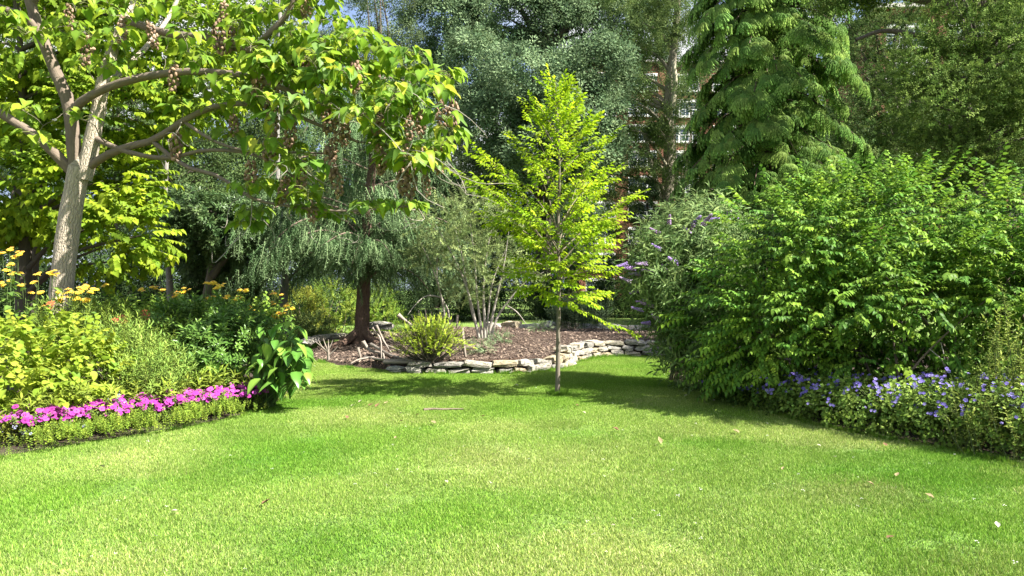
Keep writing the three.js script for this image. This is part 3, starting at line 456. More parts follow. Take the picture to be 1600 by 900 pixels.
{
  const r = rng(44), D = 24, X = at(1192, 450, D).x, T = thing('large_conifer', 'broad dense conifer with layered drooping green fans rising above the shrubs right of centre', 'tree', new V3(X, 0, -D));
  const mb = new MB(); tube(mb, curve([new V3(X, -0.05, -D), new V3(X + 0.05, 5, -D), new V3(X, 11, -D), new V3(X, 17.5, -D)], 16), 0.42, 0.05, 12, [1, 1, 1], true, 0.1); mb.build('trunk', bark(0.15, 0.09, 0.06, 'ridge', 3, 0.6, 0.03), T);
  const bm = new MB(), list = [];
  for (let k = 0; k < 200; k++) {
    const h = lerp(1.2, 16.5, Math.pow((k + r()) / 200, 0.95)), a = k * 2.39996 + r() * 0.6, R = 2.95 * Math.pow(clamp((19.5 - h) / 9.5, 0, 1), 0.6) * (0.62 + 0.38 * r()) * (1 + 0.14 * N3(Math.cos(a) * 2, h * 0.6, Math.sin(a) * 2)), e = new V3(Math.cos(a), 0, Math.sin(a)), p0 = new V3(X, h, -D), droop = 0.30 + 0.25 * r();
    const P = t => p0.clone().addScaledVector(e, R * t).add(new V3(0, R * (0.32 * t - (0.32 + droop) * t * t), 0)); tube(bm, [P(0.05), P(0.35), P(0.7), P(0.95)], 0.035, 0.01, 4, [1, 1, 1], false);
    const n = Math.round(12 + R * 8), sd = new V3(-e.z, 0, e.x);
    for (let j = 0; j < n; j++) { const t = j % 4 === 0 ? lerp(0.12, 0.55, r()) : lerp(0.6, 1.02, Math.pow(r(), 0.7)), sp = (r() - 0.5) * 1.25 * (1.15 - 0.4 * t), p = P(t).addScaledVector(sd, sp).add(new V3(0, (r() - 0.5) * 0.14 - Math.abs(sp) * 0.3, 0)), y = e.clone().addScaledVector(sd, sp * 1.2 + (r() - 0.5) * 0.4).add(new V3(0, -0.05 - 0.5 * r(), 0)), z = new V3(0, 1, 0).addScaledVector(e, 0.5).add(rdir(r).multiplyScalar(0.25));
      list.push({ m: frame(p, y, z, 0.45 + 0.5 * r()), c: tone(r, [0.10, 0.205, 0.045], [0.26, 0.38, 0.085], 0.3) }); }
  }
  bm.build('branches', bark(0.15, 0.1, 0.07), T).userData.kind = 'stuff';
  inst('crown', fanGeo, M.needle, list, T);
}
// ------------------------------------------------------------------ shrubs
function stemsTo(T, r, base, lobes, n, rad, mat, spread = 0.5, name = 'stems') {
  const mb = new MB();
  for (let k = 0; k < n; k++) { const l = lobes[k % lobes.length], b = base.clone().add(new V3((r() - 0.5) * spread, -0.03, (r() - 0.5) * spread)), e = l[0].clone().add(new V3((r() - 0.5) * l[1], (r() - 0.2) * l[2] * 0.8, (r() - 0.5) * l[3])); tube(mb, curve([b, b.clone().lerp(e, 0.4).add(new V3((r() - 0.5) * 0.3, 0.15 * e.y, (r() - 0.5) * 0.3)), e], 9), rad * (0.6 + 0.6 * r()), rad * 0.2, 5, [1, 1, 1], false, 0.1); }
  mb.build(name, mat, T).userData.kind = 'stuff';
}
function shrub(name, label, cat, base, lobes, count, geo, mat, o, stems) {
  const r = rng(o.seed), T = thing(name, label, cat, base, o.group);
  if (stems !== 0) stemsTo(T, r, base, lobes, stems || 14, o.rad || 0.02, o.bark || barkShrub, o.spread ?? 0.5);
  inst(o.part || 'foliage', geo, mat, fill(r, lobes, count, o), T); return T;
}
function singles(T, r, list, geos, mats, name, n) {     // the foremost leaves as parts of their own
  for (const e of list.slice(0, n)) { const o = shadows(new THREE.Mesh(geos[Math.floor(r() * geos.length)], mats[Math.floor(r() * mats.length)])); o.name = name; const m = e.m.clone(), f = originOf(T); m.elements[12] -= f.x; m.elements[13] -= f.y; m.elements[14] -= f.z; m.decompose(o.position, o.quaternion, o.scale); T.add(o); }
}
const colored = (mat, c) => { const m = mat.clone(); m.color.setRGB(...c); return m; };
const barkShrub = bark(0.16, 0.12, 0.085, 'plain', 5, 1, 0.004), barkDark = bark(0.11, 0.09, 0.07, 'plain', 3, 0.8, 0.01), barkPale = bark(0.42, 0.38, 0.32, 'plain', 5, 1, 0.006);
const G = {
  tier: twig(1, { S: 0.36, n: 11, L: 0.082, W: 0.05, flat: true, seg: 3, droop: 0.35, curl: 0.35, stem: 0.003, start: 0.15, yel: 0.25 }),
  tierB: twig(2, { S: 0.30, n: 8, L: 0.085, W: 0.05, flat: true, seg: 3, droop: 0.4, curl: 0.3, stem: 0.003, start: 0.1 }),
  small: twig(3, { S: 0.30, n: 22, L: 0.06, W: 0.034, seg: 2, stem: 0.003 }),
  smallB: twig(4, { S: 0.24, n: 26, L: 0.042, W: 0.022, seg: 2, stem: 0.002 }),
  tree: twig(5, { S: 0.55, n: 30, L: 0.11, W: 0.065, seg: 2, stem: 0.006, out: 0.22 }),
  treeB: twig(6, { S: 0.65, n: 32, L: 0.18, W: 0.10, seg: 2, stem: 0.006, out: 0.3 }),
  maple: twig(8, { S: 0.42, n: 10, L: 0.14, W: 0.12, flat: true, seg: 3, droop: 0.5, curl: 0.3, stem: 0.004, shape: 'ovate', yel: 0.1 }),
  lance: twig(9, { S: 0.42, n: 16, L: 0.15, W: 0.03, seg: 3, stem: 0.003, shape: 'lance', curl: 0.5 }),
  whorl: twig(10, { S: 0.16, n: 16, L: 0.11, W: 0.034, seg: 3, stem: 0.004, curl: 0.3 }),
  upright: twig(12, { S: 0.34, n: 22, L: 0.085, W: 0.017, seg: 2, stem: 0.003, shape: 'lance', curl: 0.2 }),
  roundy: twig(13, { S: 0.22, n: 7, L: 0.085, W: 0.075, flat: true, seg: 3, droop: 0.4, curl: 0.35, stem: 0.003, shape: 'round', yel: 0.3 }),
  edging: twig(14, { S: 0.12, n: 13, L: 0.032, W: 0.019, seg: 2, stem: 0.002 }),
  gera: twig(15, { S: 0.16, n: 9, L: 0.05, W: 0.048, seg: 2, stem: 0.002, shape: 'round', out: 0.03 }),
  feather: (() => { const r = rng(16), mb = new MB(); tube(mb, [new V3(), new V3(0, 0.2, 0), new V3(0, 0.42, -0.05)], 0.004, 0.002, 3, [0.7, 0.6, 0.3], false); for (let k = 0; k < 44; k++) { const t = 0.1 + 0.9 * k / 44, s = k % 2 ? 1 : -1, l = 0.11 * (1.15 - t), tn = 0.75 + 0.5 * r(); leaf(mb, frame(new V3(0, 0.42 * t, -0.05 * t * t), new V3(s * 0.8, 0.9, (r() - 0.5) * 0.9), new V3(0, 0, 1).add(rdir(r).multiplyScalar(0.4))), l, 0.017, { shape: 'wedge', seg: 2, fold: 0, col: [tn, tn, tn] }); } return mb.geo(); })(),
};
{ // right: large layered shrub
  const lobes = [L(1165, 488, 10.6, 92, 106, 1.1), L(1235, 408, 10.4, 115, 108, 1.2), L(1210, 520, 9.9, 95, 90, 0.9), L(1330, 368, 10.2, 130, 96, 1.3), L(1320, 480, 9.4, 130, 110, 1.0), L(1450, 360, 10.2, 130, 92, 1.3), L(1450, 470, 9.2, 130, 110, 1.1), L(1570, 362, 9.8, 130, 94, 1.3), L(1570, 480, 8.9, 120, 120, 1.1), L(1680, 380, 9.6, 120, 130, 1.3), L(1680, 520, 8.9, 120, 130, 1.2), L(1140, 555, 10.5, 52, 52, 0.6), L(1400, 560, 9.0, 170, 55, 0.6)];
  const base = new V3(4.9, 0, -9.6), o = { seed: 301, col: [0.07, 0.175, 0.025], col2: [0.20, 0.33, 0.035], shell: 0.66, gap: 1.1, gapY: 2.4, gapT: 0.05, outw: 0.9, rand: 0.5, flatten: 0.55, lift: -0.05, upw: 1.2, nrm: 0.35, rad: 0.022, spread: 2.6, vary: 0.3, minY: 0.05 };
  const T = shrub('layered_shrub', 'huge rounded green shrub in tiers of oval leaves filling the right side', 'shrub', base, lobes, 6200, G.tier, M.leaf, o, 40);
  const r = rng(302), b = new MB(); inst('inner_foliage', G.tier, M.leaf, fill(r, lobes.map(l => [l[0], l[1] * 0.62, l[2] * 0.66, l[3] * 0.62]), 1500, { ...o, shell: 0.3, gap: 0, noInner: true }), T); leaf(b, new M4(), 1, 0.62, { seg: 4, fold: 0.15, curl: 0.3, rib: 1.25 }); const g = b.geo();
  const fr = fill(r, lobes, 900, { ...o, shell: 0.93, gap: 0, outw: 0.8, lift: -0.25, s0: 0.07, s1: 0.11 }).filter(e => inFrame(e.p) && e.p.clone().sub(new V3(0, 1.6, 0)).lengthSq() > 4).sort((a, c) => c.p.z - a.p.z);
  singles(T, r, fr.filter((e, k) => k % 2 === 0), [g], [[0.11, 0.22, 0.025], [0.16, 0.28, 0.03], [0.23, 0.33, 0.035]].map(c => colored(M.leaf, c)), 'leaf', 280);
}
{ // buddleja beside it
  const lobes = [L(1075, 400, 12.6, 62, 50, 0.8), L(1042, 448, 12.4, 54, 52, 0.7), L(1100, 370, 12.8, 50, 35, 0.7), L(1088, 535, 12.0, 38, 62, 0.6), L(1100, 480, 12.2, 60, 90, 0.8)], base = new V3(2.95, 0, -12.9), r = rng(312);
  const T = shrub('butterfly_bush', 'arching grey green bush with narrow leaves and purple flower spikes left of the huge shrub', 'shrub', base, lobes.map(l => [l[0].clone().add(new V3(-0.12, 0.05, 0.35)), l[1], l[2], l[3]]), 1500, G.lance, M.leaf, { seed: 311, col: [0.11, 0.19, 0.065], col2: [0.25, 0.35, 0.13], shell: 0.5, outw: 0.7, rand: 0.5, lift: 0.15, minY: 0.1 }, 16);
  const pan = new MB(), rr = rng(5), e = new THREE.IcosahedronGeometry(1, 0); for (let k = 0; k < 40; k++) { const t = k / 40, a = k * 2.4, w = 0.028 * (1 - t * 0.8); addGeo(pan, e, new M4().makeTranslation(Math.cos(a) * w, t * 0.24 - 0.0, Math.sin(a) * w).scale(new V3(0.014, 0.012, 0.014)), mul([1, 1, 1], 0.7 + 0.6 * rr())); }
  const pg = pan.geo(), pm = [[0.30, 0.20, 0.48], [0.36, 0.22, 0.50], [0.33, 0.24, 0.40], [0.26, 0.17, 0.30]].map(c => { const m = new THREE.MeshStandardMaterial({ vertexColors: true, roughness: 0.9 }); m.color.setRGB(...c); return m; });
  const pts = [[980, 412], [992, 420], [1000, 428], [1010, 412], [1020, 423], [1032, 390], [1045, 425], [1050, 408], [1058, 412], [1068, 356], [1080, 358], [1082, 352], [1105, 345], [1125, 340], [1135, 345], [998, 455], [1010, 470], [1020, 478], [1005, 485], [1040, 455], [1043, 465], [1065, 440], [1088, 435], [1030, 500], [1015, 505], [1030, 365], [1092, 385], [1060, 475], [985, 440], [1110, 400], [1045, 350], [1055, 515], [1098, 352]];
  for (const [x, y] of pts) { const m = shadows(new THREE.Mesh(pg, pm[Math.floor(r() * 4)])), p = at(x, y, 11.45 + r() * 0.5); m.name = 'flower_spike'; const f = frame(p.sub(base), new V3((x - 1075) / 90 + (r() - 0.5) * 0.6, 0.4 - 0.7 * r(), 0.5), new V3(0, 0, 1), 0.8 + 0.45 * r()); f.decompose(m.position, m.quaternion, m.scale); T.add(m); }
}
// --- island bed shrubs
{ // multi-stemmed pale shrub
  const r = rng(321), B = at(757, 535, 17.6); B.y = moundH(B.x, B.z); const T = thing('pale_stemmed_shrub', 'airy shrub with bare pale grey stems fanning up from the middle of the mulch bed', 'shrub', B), mb = () => new MB();
  const stem = (px, w) => { const b = mb(); tube(b, curve(px.map(p => at(p[0], p[1], p[2] ?? 17.6)), 12), w / FP * 17.6 / 2, 0.006, 7, [1, 1, 1], true, 0.12); b.build('stem', barkPale, T); };
  stem([[752, 540], [743, 505], [735, 470], [722, 430], [700, 385], [680, 350]], 6); stem([[755, 540], [750, 500], [745, 460], [742, 410], [735, 350]], 5.5); stem([[758, 540], [757, 500], [755, 455], [760, 400], [772, 340]], 6); stem([[762, 540], [768, 500], [776, 465], [788, 410], [795, 360]], 6); stem([[765, 540], [776, 498], [795, 470], [822, 440], [850, 425]], 5); stem([[760, 540], [763, 490], [770, 440], [790, 390]], 4); stem([[754, 540], [738, 490], [730, 450], [722, 400], [712, 360]], 4);
  stem([[697, 520, 18.4], [694, 490, 18.4], [686, 450, 18.2], [672, 410, 18], [655, 375, 17.8]], 4.5); stem([[702, 520, 18.4], [700, 485, 18.4], [690, 465, 18.3], [682, 420, 18], [690, 370, 17.8]], 4); stem([[690, 465, 18.3], [668, 462, 18.2], [650, 475, 18], [637, 492, 17.8]], 3); stem([[793, 478, 17.8], [808, 488, 17.7], [822, 506, 17.6]], 3);
  const lobes = [L(690, 350, 17.8, 50, 36, 0.9), L(740, 335, 17.8, 50, 40, 1), L(785, 365, 17.6, 45, 45, 0.8), L(720, 395, 17.4, 45, 30, 0.7), L(770, 420, 17.4, 48, 28, 0.7), L(665, 395, 18, 35, 25, 0.6), L(820, 430, 17.2, 30, 22, 0.5), L(735, 450, 17.8, 50, 25, 0.6)];
  inst('foliage', G.smallB, M.leaf, fill(r, lobes, 520, { col: [0.12, 0.17, 0.07], col2: [0.22, 0.27, 0.12], outw: 0.5, rand: 0.8, noInner: true }).concat(fill(r, lobes, 520, { s0: 1.1, s1: 1.7, col: [0.17, 0.25, 0.09], col2: [0.31, 0.39, 0.16], outw: 0.5, rand: 0.8, noInner: true })), T);
}
{ // yellow-green juniper
  const B = onMound(672, 566, 15.5, 0.0); const r = rng(331), T = thing('golden_juniper', 'low feathery yellow green juniper just behind the stone wall', 'shrub', B), list = [], bm = new MB();
  for (let k = 0; k < 1150; k++) { const a = r() * 6.28, el = lerp(0.2, 1.4, Math.pow(r(), 0.8)), R = (0.46 + 0.36 * r()), d = new V3(Math.cos(a) * Math.cos(el) * 1.3, Math.sin(el) * 1.15, Math.sin(a) * Math.cos(el)), p = B.clone().addScaledVector(d, R).add(new V3(0, 0.10, 0)); if (k % 8 === 0) tube(bm, curve([B.clone().add(new V3((r() - .5) * .2, -0.02, (r() - .5) * .2)), B.clone().addScaledVector(d, R * 0.4).add(new V3(0, -0.03, 0)), p], 5), 0.012, 0.004, 4, [1, 1, 1], false);
    const y = d.clone().multiplyScalar(0.6).add(new V3(0, 0.3, 0)).add(rdir(r).multiplyScalar(0.95)); list.push({ m: frame(p.addScaledVector(d, -0.12 - 0.2 * r()), y, new V3(0, 1, 0).add(rdir(r).multiplyScalar(0.4)), 0.26 + 0.32 * r() * r()), c: tone(r, [0.22, 0.33, 0.03], [0.38, 0.44, 0.05], 0.22) }); }
  bm.build('stems', barkDark, T).userData.kind = 'stuff'; inst('foliage', G.feather, M.needle, list, T);
}
{ // heap of dead branches and other dry sticks
  const r = rng(341), dead = bark(0.33, 0.28, 0.23, 'plain', 5, 1, 0.006), T = thing('dead_branches', 'tangle of bare grey dead branches lying on the mulch left of the juniper', 'dead branches', new V3(at(620, 565, 15.6).x, 0.2, -15.6));
  const br = (px, w) => { const b = new MB(); tube(b, curve(px.map(p => onMound(p[0], p[1], p[2] ?? 16)), 9), w / FP * 15.6 / 2 * 0.95, 0.008, 6, [1, 1, 1], true, 0.15); b.build('branch', dead, T); };
  br([[567, 533], [575, 545], [600, 553], [630, 560], [668, 572]], 7); br([[580, 538], [612, 556], [640, 566], [680, 574]], 6); br([[588, 508], [598, 530], [612, 552]], 5); br([[582, 512], [592, 525], [596, 560]], 4); br([[570, 558], [600, 562], [640, 562]], 5); br([[622, 492, 16.8], [632, 500, 16.8], [650, 512, 16.8]], 9); br([[596, 548], [600, 560], [601, 568]], 5); br([[600, 566], [640, 566], [690, 570], [715, 572]], 6); br([[585, 558], [560, 562], [548, 568]], 4);
  br([[605, 540], [625, 548], [650, 552], [665, 560]], 4);
  const P = onMound(513, 562, 17, 0), S = thing('dead_seedling', 'small bare bleached sapling standing in the mulch on the left', 'dead sapling', P), s2 = (px, w) => { const b = new MB(); tube(b, px.map(p => at(p[0], p[1], -P.z)), w / FP * 8, 0.004, 5); b.build('branch', dead, S); };
  s2([[513, 562], [513, 545], [513, 530]], 5); s2([[512, 550], [503, 542], [492, 533]], 3); s2([[513, 552], [508, 538], [505, 529]], 3); s2([[513, 546], [518, 537], [520, 531]], 3); s2([[513, 556], [524, 546], [528, 540]], 2.5); s2([[503, 542], [499, 535], [497, 530]], 2);
  for (const [pts, lab] of [[[[722, 512, 15.6], [724, 535, 15.6], [727, 558, 15.6]], 'pale upright wooden stake right of the juniper'], [[[715, 492, 17.5], [714, 502, 17.5], [714, 512, 17.5]], 'short thin wooden stake behind the juniper'], [[[559, 543, 15.6], [561, 551, 15.6], [563, 560, 15.6]], 'short leaning dry stick left of the dead branches']]) { const b = new MB(); tube(b, (q => pts.map(p => at(p[0], p[1], -q.z)))(onMound(...pts[2], 0)), 0.032, 0.026, 6, [1, 1, 1], true, 0.2); tag(b.build('wooden_stake', dead), lab, 'stake'); }
  const log = new MB(); tube(log, curve([[752, 541, 17.2], [738, 543, 17.1], [722, 545, 17]].map(p => onMound(...p, 0.05)), 5), 0.05, 0.04, 7, [1, 1, 1], true, 0.1); tag(log.build('log', barkShrub), 'short dark log lying at the foot of the pale stemmed shrub', 'log');
  for (const [x, y, d, s, lab] of [[780, 531, 17, 0.26, 'small grey green leafy perennial right of the pale stems'], [750, 546, 16.4, 0.24, 'small pale green cushion plant in front of the pale stems'], [845, 512, 22, 0.3, 'small green plant beside the rear edging stones']]) { const b = onMound(x, y + 6, d, 0); shrub('bedding_plant', lab, 'plant', b, [[b.clone().add(new V3(0, 0.08, 0)), s, s * 0.6, s]], 60, G.edging, M.leaf, { seed: x, col: [0.16, 0.24, 0.12], col2: [0.28, 0.34, 0.2], minY: b.y, s0: 1, s1: 1.6 }, 0); }
}
{ // spiky clump at the rear of the island bed
  const b = at(905, 514, 21.5); b.y = moundH(b.x, b.z); const r = rng(351), T = thing('spiky_clump', 'dark green clump of narrow upright leaves at the back of the mulch bed', 'plant', b), list = [];
  for (let k = 0; k < 300; k++) { const a = r() * 6.28, q = Math.sqrt(r()), p = b.clone().add(new V3(Math.cos(a) * q * 0.75, 0, Math.sin(a) * q * 0.5)), y = new V3(Math.cos(a) * q * 0.5, 1, Math.sin(a) * q * 0.5).add(rdir(r).multiplyScalar(0.2)); list.push({ m: frame(p.add(new V3(0, r() * 0.5, 0)), y, rdir(r), 1.1 + 0.8 * r()), c: tone(r, [0.05, 0.10, 0.045], [0.14, 0.2, 0.1]) }); }
  inst('foliage', G.upright, M.leaf, list, T);
}
// --- left bed
{ // yellow-green rounded shrub at the lower left
  const lobes = [L(20, 585, 8.4, 85, 70, 0.8), L(105, 580, 8.6, 75, 62, 0.75), L(60, 540, 8.9, 95, 38, 0.8), L(-60, 590, 8.3, 90, 80, 0.9), L(150, 590, 8.6, 35, 40, 0.4), L(50, 610, 8.1, 90, 40, 0.5)], base = new V3(-5.6, 0, -8.7), r = rng(402);
  const o = { seed: 401, col: [0.19, 0.30, 0.03], col2: [0.33, 0.41, 0.05], shell: 0.6, gap: 3.2, gapT: -0.1, outw: 0.8, rand: 0.5, lift: -0.1, minY: 0.05, rad: 0.014, spread: 0.8, s0: 0.8, s1: 1.15 };
  const T = shrub('golden_leaved_shrub', 'dense yellow green shrub with rounded leaves at the lower left beneath the yellow daisies', 'shrub', base, lobes, 1000, G.roundy, M.thin, o, 20);
  const b = new MB(); leaf(b, new M4(), 1, 0.82, { shape: 'round', seg: 5, fold: 0.14, curl: 0.3, rib: 1.2 }); const g = b.geo(), fr = fill(r, lobes, 900, { ...o, shell: 0.95, gap: 0, lift: -0.4, s0: 0.08, s1: 0.12, nrm: 1 }).filter(e => inFrame(e.p)).sort((a, c) => c.p.z - a.p.z);
  singles(T, r, fr, [g], [[0.20, 0.31, 0.03], [0.27, 0.37, 0.04], [0.34, 0.41, 0.06], [0.15, 0.26, 0.03]].map(c => colored(M.thin, c)), 'leaf', 290);
}
shrub('dark_glossy_shrub', 'dark glossy evergreen mound right of the middle of the left flower bed', 'shrub', new V3(-3.95, 0, -10.3), [L(340, 550, 10, 62, 48, 0.6), L(300, 522, 10.5, 62, 42, 0.7), L(362, 520, 10.4, 50, 40, 0.6), L(330, 570, 9.8, 52, 30, 0.4)], 700, G.whorl, M.gloss, { seed: 411, col: [0.07, 0.16, 0.028], col2: [0.18, 0.30, 0.06], shell: 0.55, gap: 3, outw: 1, rand: 0.4, lift: 0.3, minY: 0.05 }, 14);
shrub('leafy_perennial', 'mid green leafy perennials behind the dark glossy mound below the yellow daisies', 'plant', new V3(-4.9, 0, -11.6), [L(260, 512, 11.4, 60, 36, 0.6), L(200, 510, 11.6, 60, 35, 0.6), L(330, 508, 11.6, 80, 30, 0.6), L(400, 515, 11.6, 45, 36, 0.6), L(150, 512, 11.2, 50, 33, 0.5)], 700, G.tierB, M.leaf, { seed: 421, col: [0.11, 0.22, 0.03], col2: [0.23, 0.34, 0.05], shell: 0.5, outw: 0.7, rand: 0.6, lift: 0.2, minY: 0.05, flatten: 0.7 }, 14);
shrub('phlox_clump', 'pale green clump of upright narrow leaved stems between golden shrub and glossy mound', 'plant', new V3(-4.9, 0, -9.4), [L(205, 580, 9.2, 48, 45, 0.5), L(250, 595, 9.0, 45, 34, 0.4), L(190, 560, 9.4, 40, 34, 0.5), L(225, 610, 8.8, 60, 22, 0.3)], 520, G.upright, M.leaf, { seed: 431, col: [0.15, 0.26, 0.05], col2: [0.28, 0.38, 0.08], outw: 0.35, rand: 0.35, lift: 0.9, minY: 0.03, noInner: true, s0: 0.7, s1: 1.1 }, 10);
shrub('orange_flower_foliage', 'tall green foliage carrying the orange red flowers behind the golden shrub', 'plant', new V3(-5.4, 0, -10.2), [L(170, 545, 10, 55, 34, 0.5), L(110, 520, 10.2, 50, 26, 0.5), L(230, 548, 9.9, 40, 30, 0.4)], 330, G.upright, M.leaf, { seed: 436, col: [0.12, 0.20, 0.03], col2: [0.22, 0.30, 0.05], outw: 0.3, rand: 0.4, lift: 0.8, minY: 0.1, noInner: true, s0: 0.9, s1: 1.3 }, 8);
{ // front row of spiky bedding plants behind the magenta flowers
  const r = rng(441), proto = twig(88, { S: 0.26, n: 22, L: 0.12, W: 0.026, seg: 3, shape: 'lance', curl: 0.35, stem: 0.004 });
  const spots = [[20, 668, 7.6], [70, 660, 7.9], [130, 650, 8.2], [185, 640, 8.5], [235, 632, 8.8], [280, 622, 9.1], [320, 612, 9.4], [360, 604, 9.7], [395, 598, 10]];
  let first; spots.forEach(([x, y, d], i) => {
    const p = at(x, y, d); p.y = 0; let T;
    if (!first) { T = first = thing('spiky_bedding_plant', '', 'plant', p, 'green bedding plants behind the magenta flowers'); const l = []; for (let k = 0; k < 26; k++) { const a = r() * 6.28, q = Math.sqrt(r()) * 0.24; l.push({ m: frame(p.clone().add(new V3(Math.cos(a) * q, 0.02 + r() * 0.22, Math.sin(a) * q)), new V3(Math.cos(a) * q * 2, 1, Math.sin(a) * q * 2), rdir(r), 0.8 + 0.4 * r()), c: tone(r, [0.20, 0.29, 0.04], [0.33, 0.39, 0.07]) }); } inst('foliage', proto, M.thin, l, T); }
    else { T = first.clone(); T.name = numbered('spiky_bedding_plant'); T.position.copy(p); T.rotation.y = r() * 6; const s = 0.85 + 0.3 * r(); T.scale.set(s, s, s); scene.add(T); }
    T.userData.label = ORD[i] + ' spiky light green bedding plant from the left behind the magenta flowers'; T.userData.group = 'green bedding plants behind the magenta flowers';
  });
}
{ // big-leaved plant at the lawn corner: every leaf its own
  const r = rng(451), B = new V3(-3.35, 0, -9.9), T = thing('big_leaved_plant', 'plant with broad glossy green drooping leaves at the right end of the left bed', 'plant', B), b = new MB(); leaf(b, new M4(), 1, 0.62, { shape: 'ovate', seg: 6, fold: 0.14, curl: 0.45, rib: 1.35 });
  const g = b.geo(), mats = [[0.07, 0.17, 0.025], [0.10, 0.21, 0.03], [0.15, 0.26, 0.035]].map(c => colored(M.gloss, c)), st = new MB();
  for (let k = 0; k < 150; k++) { const x = lerp(404, 480, r()), y = lerp(500, 600, Math.pow(r(), 0.7)), d = 9.35 + r() * 0.8, p = at(x - (590 - y) * 0.12 * (r()), y, d), az = r() * 6.28, o = new V3(Math.cos(az), 0, Math.sin(az) * 0.8 + 0.4), yv = o.clone().multiplyScalar(0.8).add(new V3(0, -0.55 + 0.5 * r(), 0)), m = shadows(new THREE.Mesh(g, mats[Math.floor(r() * 3)])); m.name = 'leaf'; if (p.y < 0.12) p.y = 0.12;
    tube(st, curve([new V3(B.x + (r() - 0.5) * 0.3, 0, B.z + (r() - 0.5) * 0.3), p.clone().lerp(B, 0.4).setY(p.y * 0.7), p], 5), 0.009, 0.005, 4, [1, 1, 1], false); frame(p.clone().sub(B), yv, new V3(o.x * 0.6, 1, o.z * 0.6), 0.12 + 0.15 * r()).decompose(m.position, m.quaternion, m.scale); T.add(m); }
  st.build('stems', bark(0.12, 0.2, 0.05), T).userData.kind = 'stuff';
  // one huge pale leaf arching out of the bed
  const H = at(262, 560, 9.6), T2 = thing('giant_leaf_plant', 'single huge pale green leaf arching over the left bed', 'plant', new V3(H.x, 0, H.z)), hb = new MB(); leaf(hb, frame(at(215, 528, 9.9), new V3(0.75, -0.45, 0.45), new V3(0.35, 0.9, 0.5)), 0.85, 0.42, { shape: 'ovate', seg: 10, fold: 0.12, curl: 0.25, rib: 1.25, wave: 0.02, col: [0.30, 0.40, 0.06] }); hb.build('leaf', M.thin, T2);
  const sb = new MB(); tube(sb, curve([new V3(H.x - 0.5, 0, H.z), at(205, 560, 9.9), at(215, 528, 9.9)], 6), 0.014, 0.009, 6, [0.3, 0.36, 0.1], false); sb.build('stem', M.matte, T2);
}
{ // low clipped edging of the left bed
  const r = rng(461), list = []; const c = new THREE.CatmullRomCurve3(LEFT_EDGE.slice(0, 7).map(p => new V3(p[0] - 0.06, 0, p[1] - 0.05)));
  for (let k = 0; k < 2900; k++) { const t = r(), p = c.getPointAt(t), w = (r() - 0.55), d = 0.40, g = N3(t * 26, 2, 3); if (g < -0.12 && r() < 0.85) continue; const h = 0.03 + 0.15 * (1 - Math.pow(Math.abs(w), 2)) * Math.sqrt(r()) * (1 + 1.1 * g + 0.5 * N3(p.x * 9, w * 6, p.z * 9)); list.push({ m: frame(new V3(p.x - w * d * 0.8, h * 0.85, p.z - w * d), new V3((r() - 0.5), 0.9, (r() - 0.5) + 0.2), rdir(r), 0.6 + 0.9 * r() * r()), c: tone(r, [0.17, 0.285, 0.035], [0.33, 0.42, 0.06]) }); }
  const o = inst('edging_plants', G.edging, M.thin, list, null); tag(o, 'low light green leafy edging along the lawn side of the left bed', 'ground cover', null, 'stuff');
}
// ------------------------------------------------------------------ flowers
function flowerGeo(n, L0, W0, o) { const mb = new MB(), r = rng(o.seed); for (let k = 0; k < n; k++) { const a = k / n * 6.2832 + (r() - 0.5) * 0.15, q = 0.85 + 0.3 * r(); leaf(mb, frame(new V3(Math.cos(a) * 0.004, 0, Math.sin(a) * 0.004), new V3(Math.cos(a), o.up ?? 0.25, Math.sin(a)), new V3(0, 1, 0)), L0, W0, { shape: o.shape || 'wedge', seg: o.seg || 3, fold: o.fold ?? 0.05, curl: o.curl ?? 0.25, rib: o.rib ?? 0.9, col: [q, q, q] }); } if (o.disc) { const d = new THREE.SphereGeometry(o.disc, 7, 4); addGeo(mb, d, new M4().makeScale(1, 0.6, 1).setPosition(0, 0.004, 0), o.discCol); } return mb.geo(); }
function putFlower(T, base, geo, mat, p, nor, s, name = 'flower') { const m = shadows(new THREE.Mesh(geo, mat)); m.name = name; const z = Math.abs(nor.z) > 0.9 ? new V3(1, 0, 0) : new V3(0, 0, 1); frame(p.clone().sub(base), nor, z, s).decompose(m.position, m.quaternion, m.scale); T.add(m); return m; }
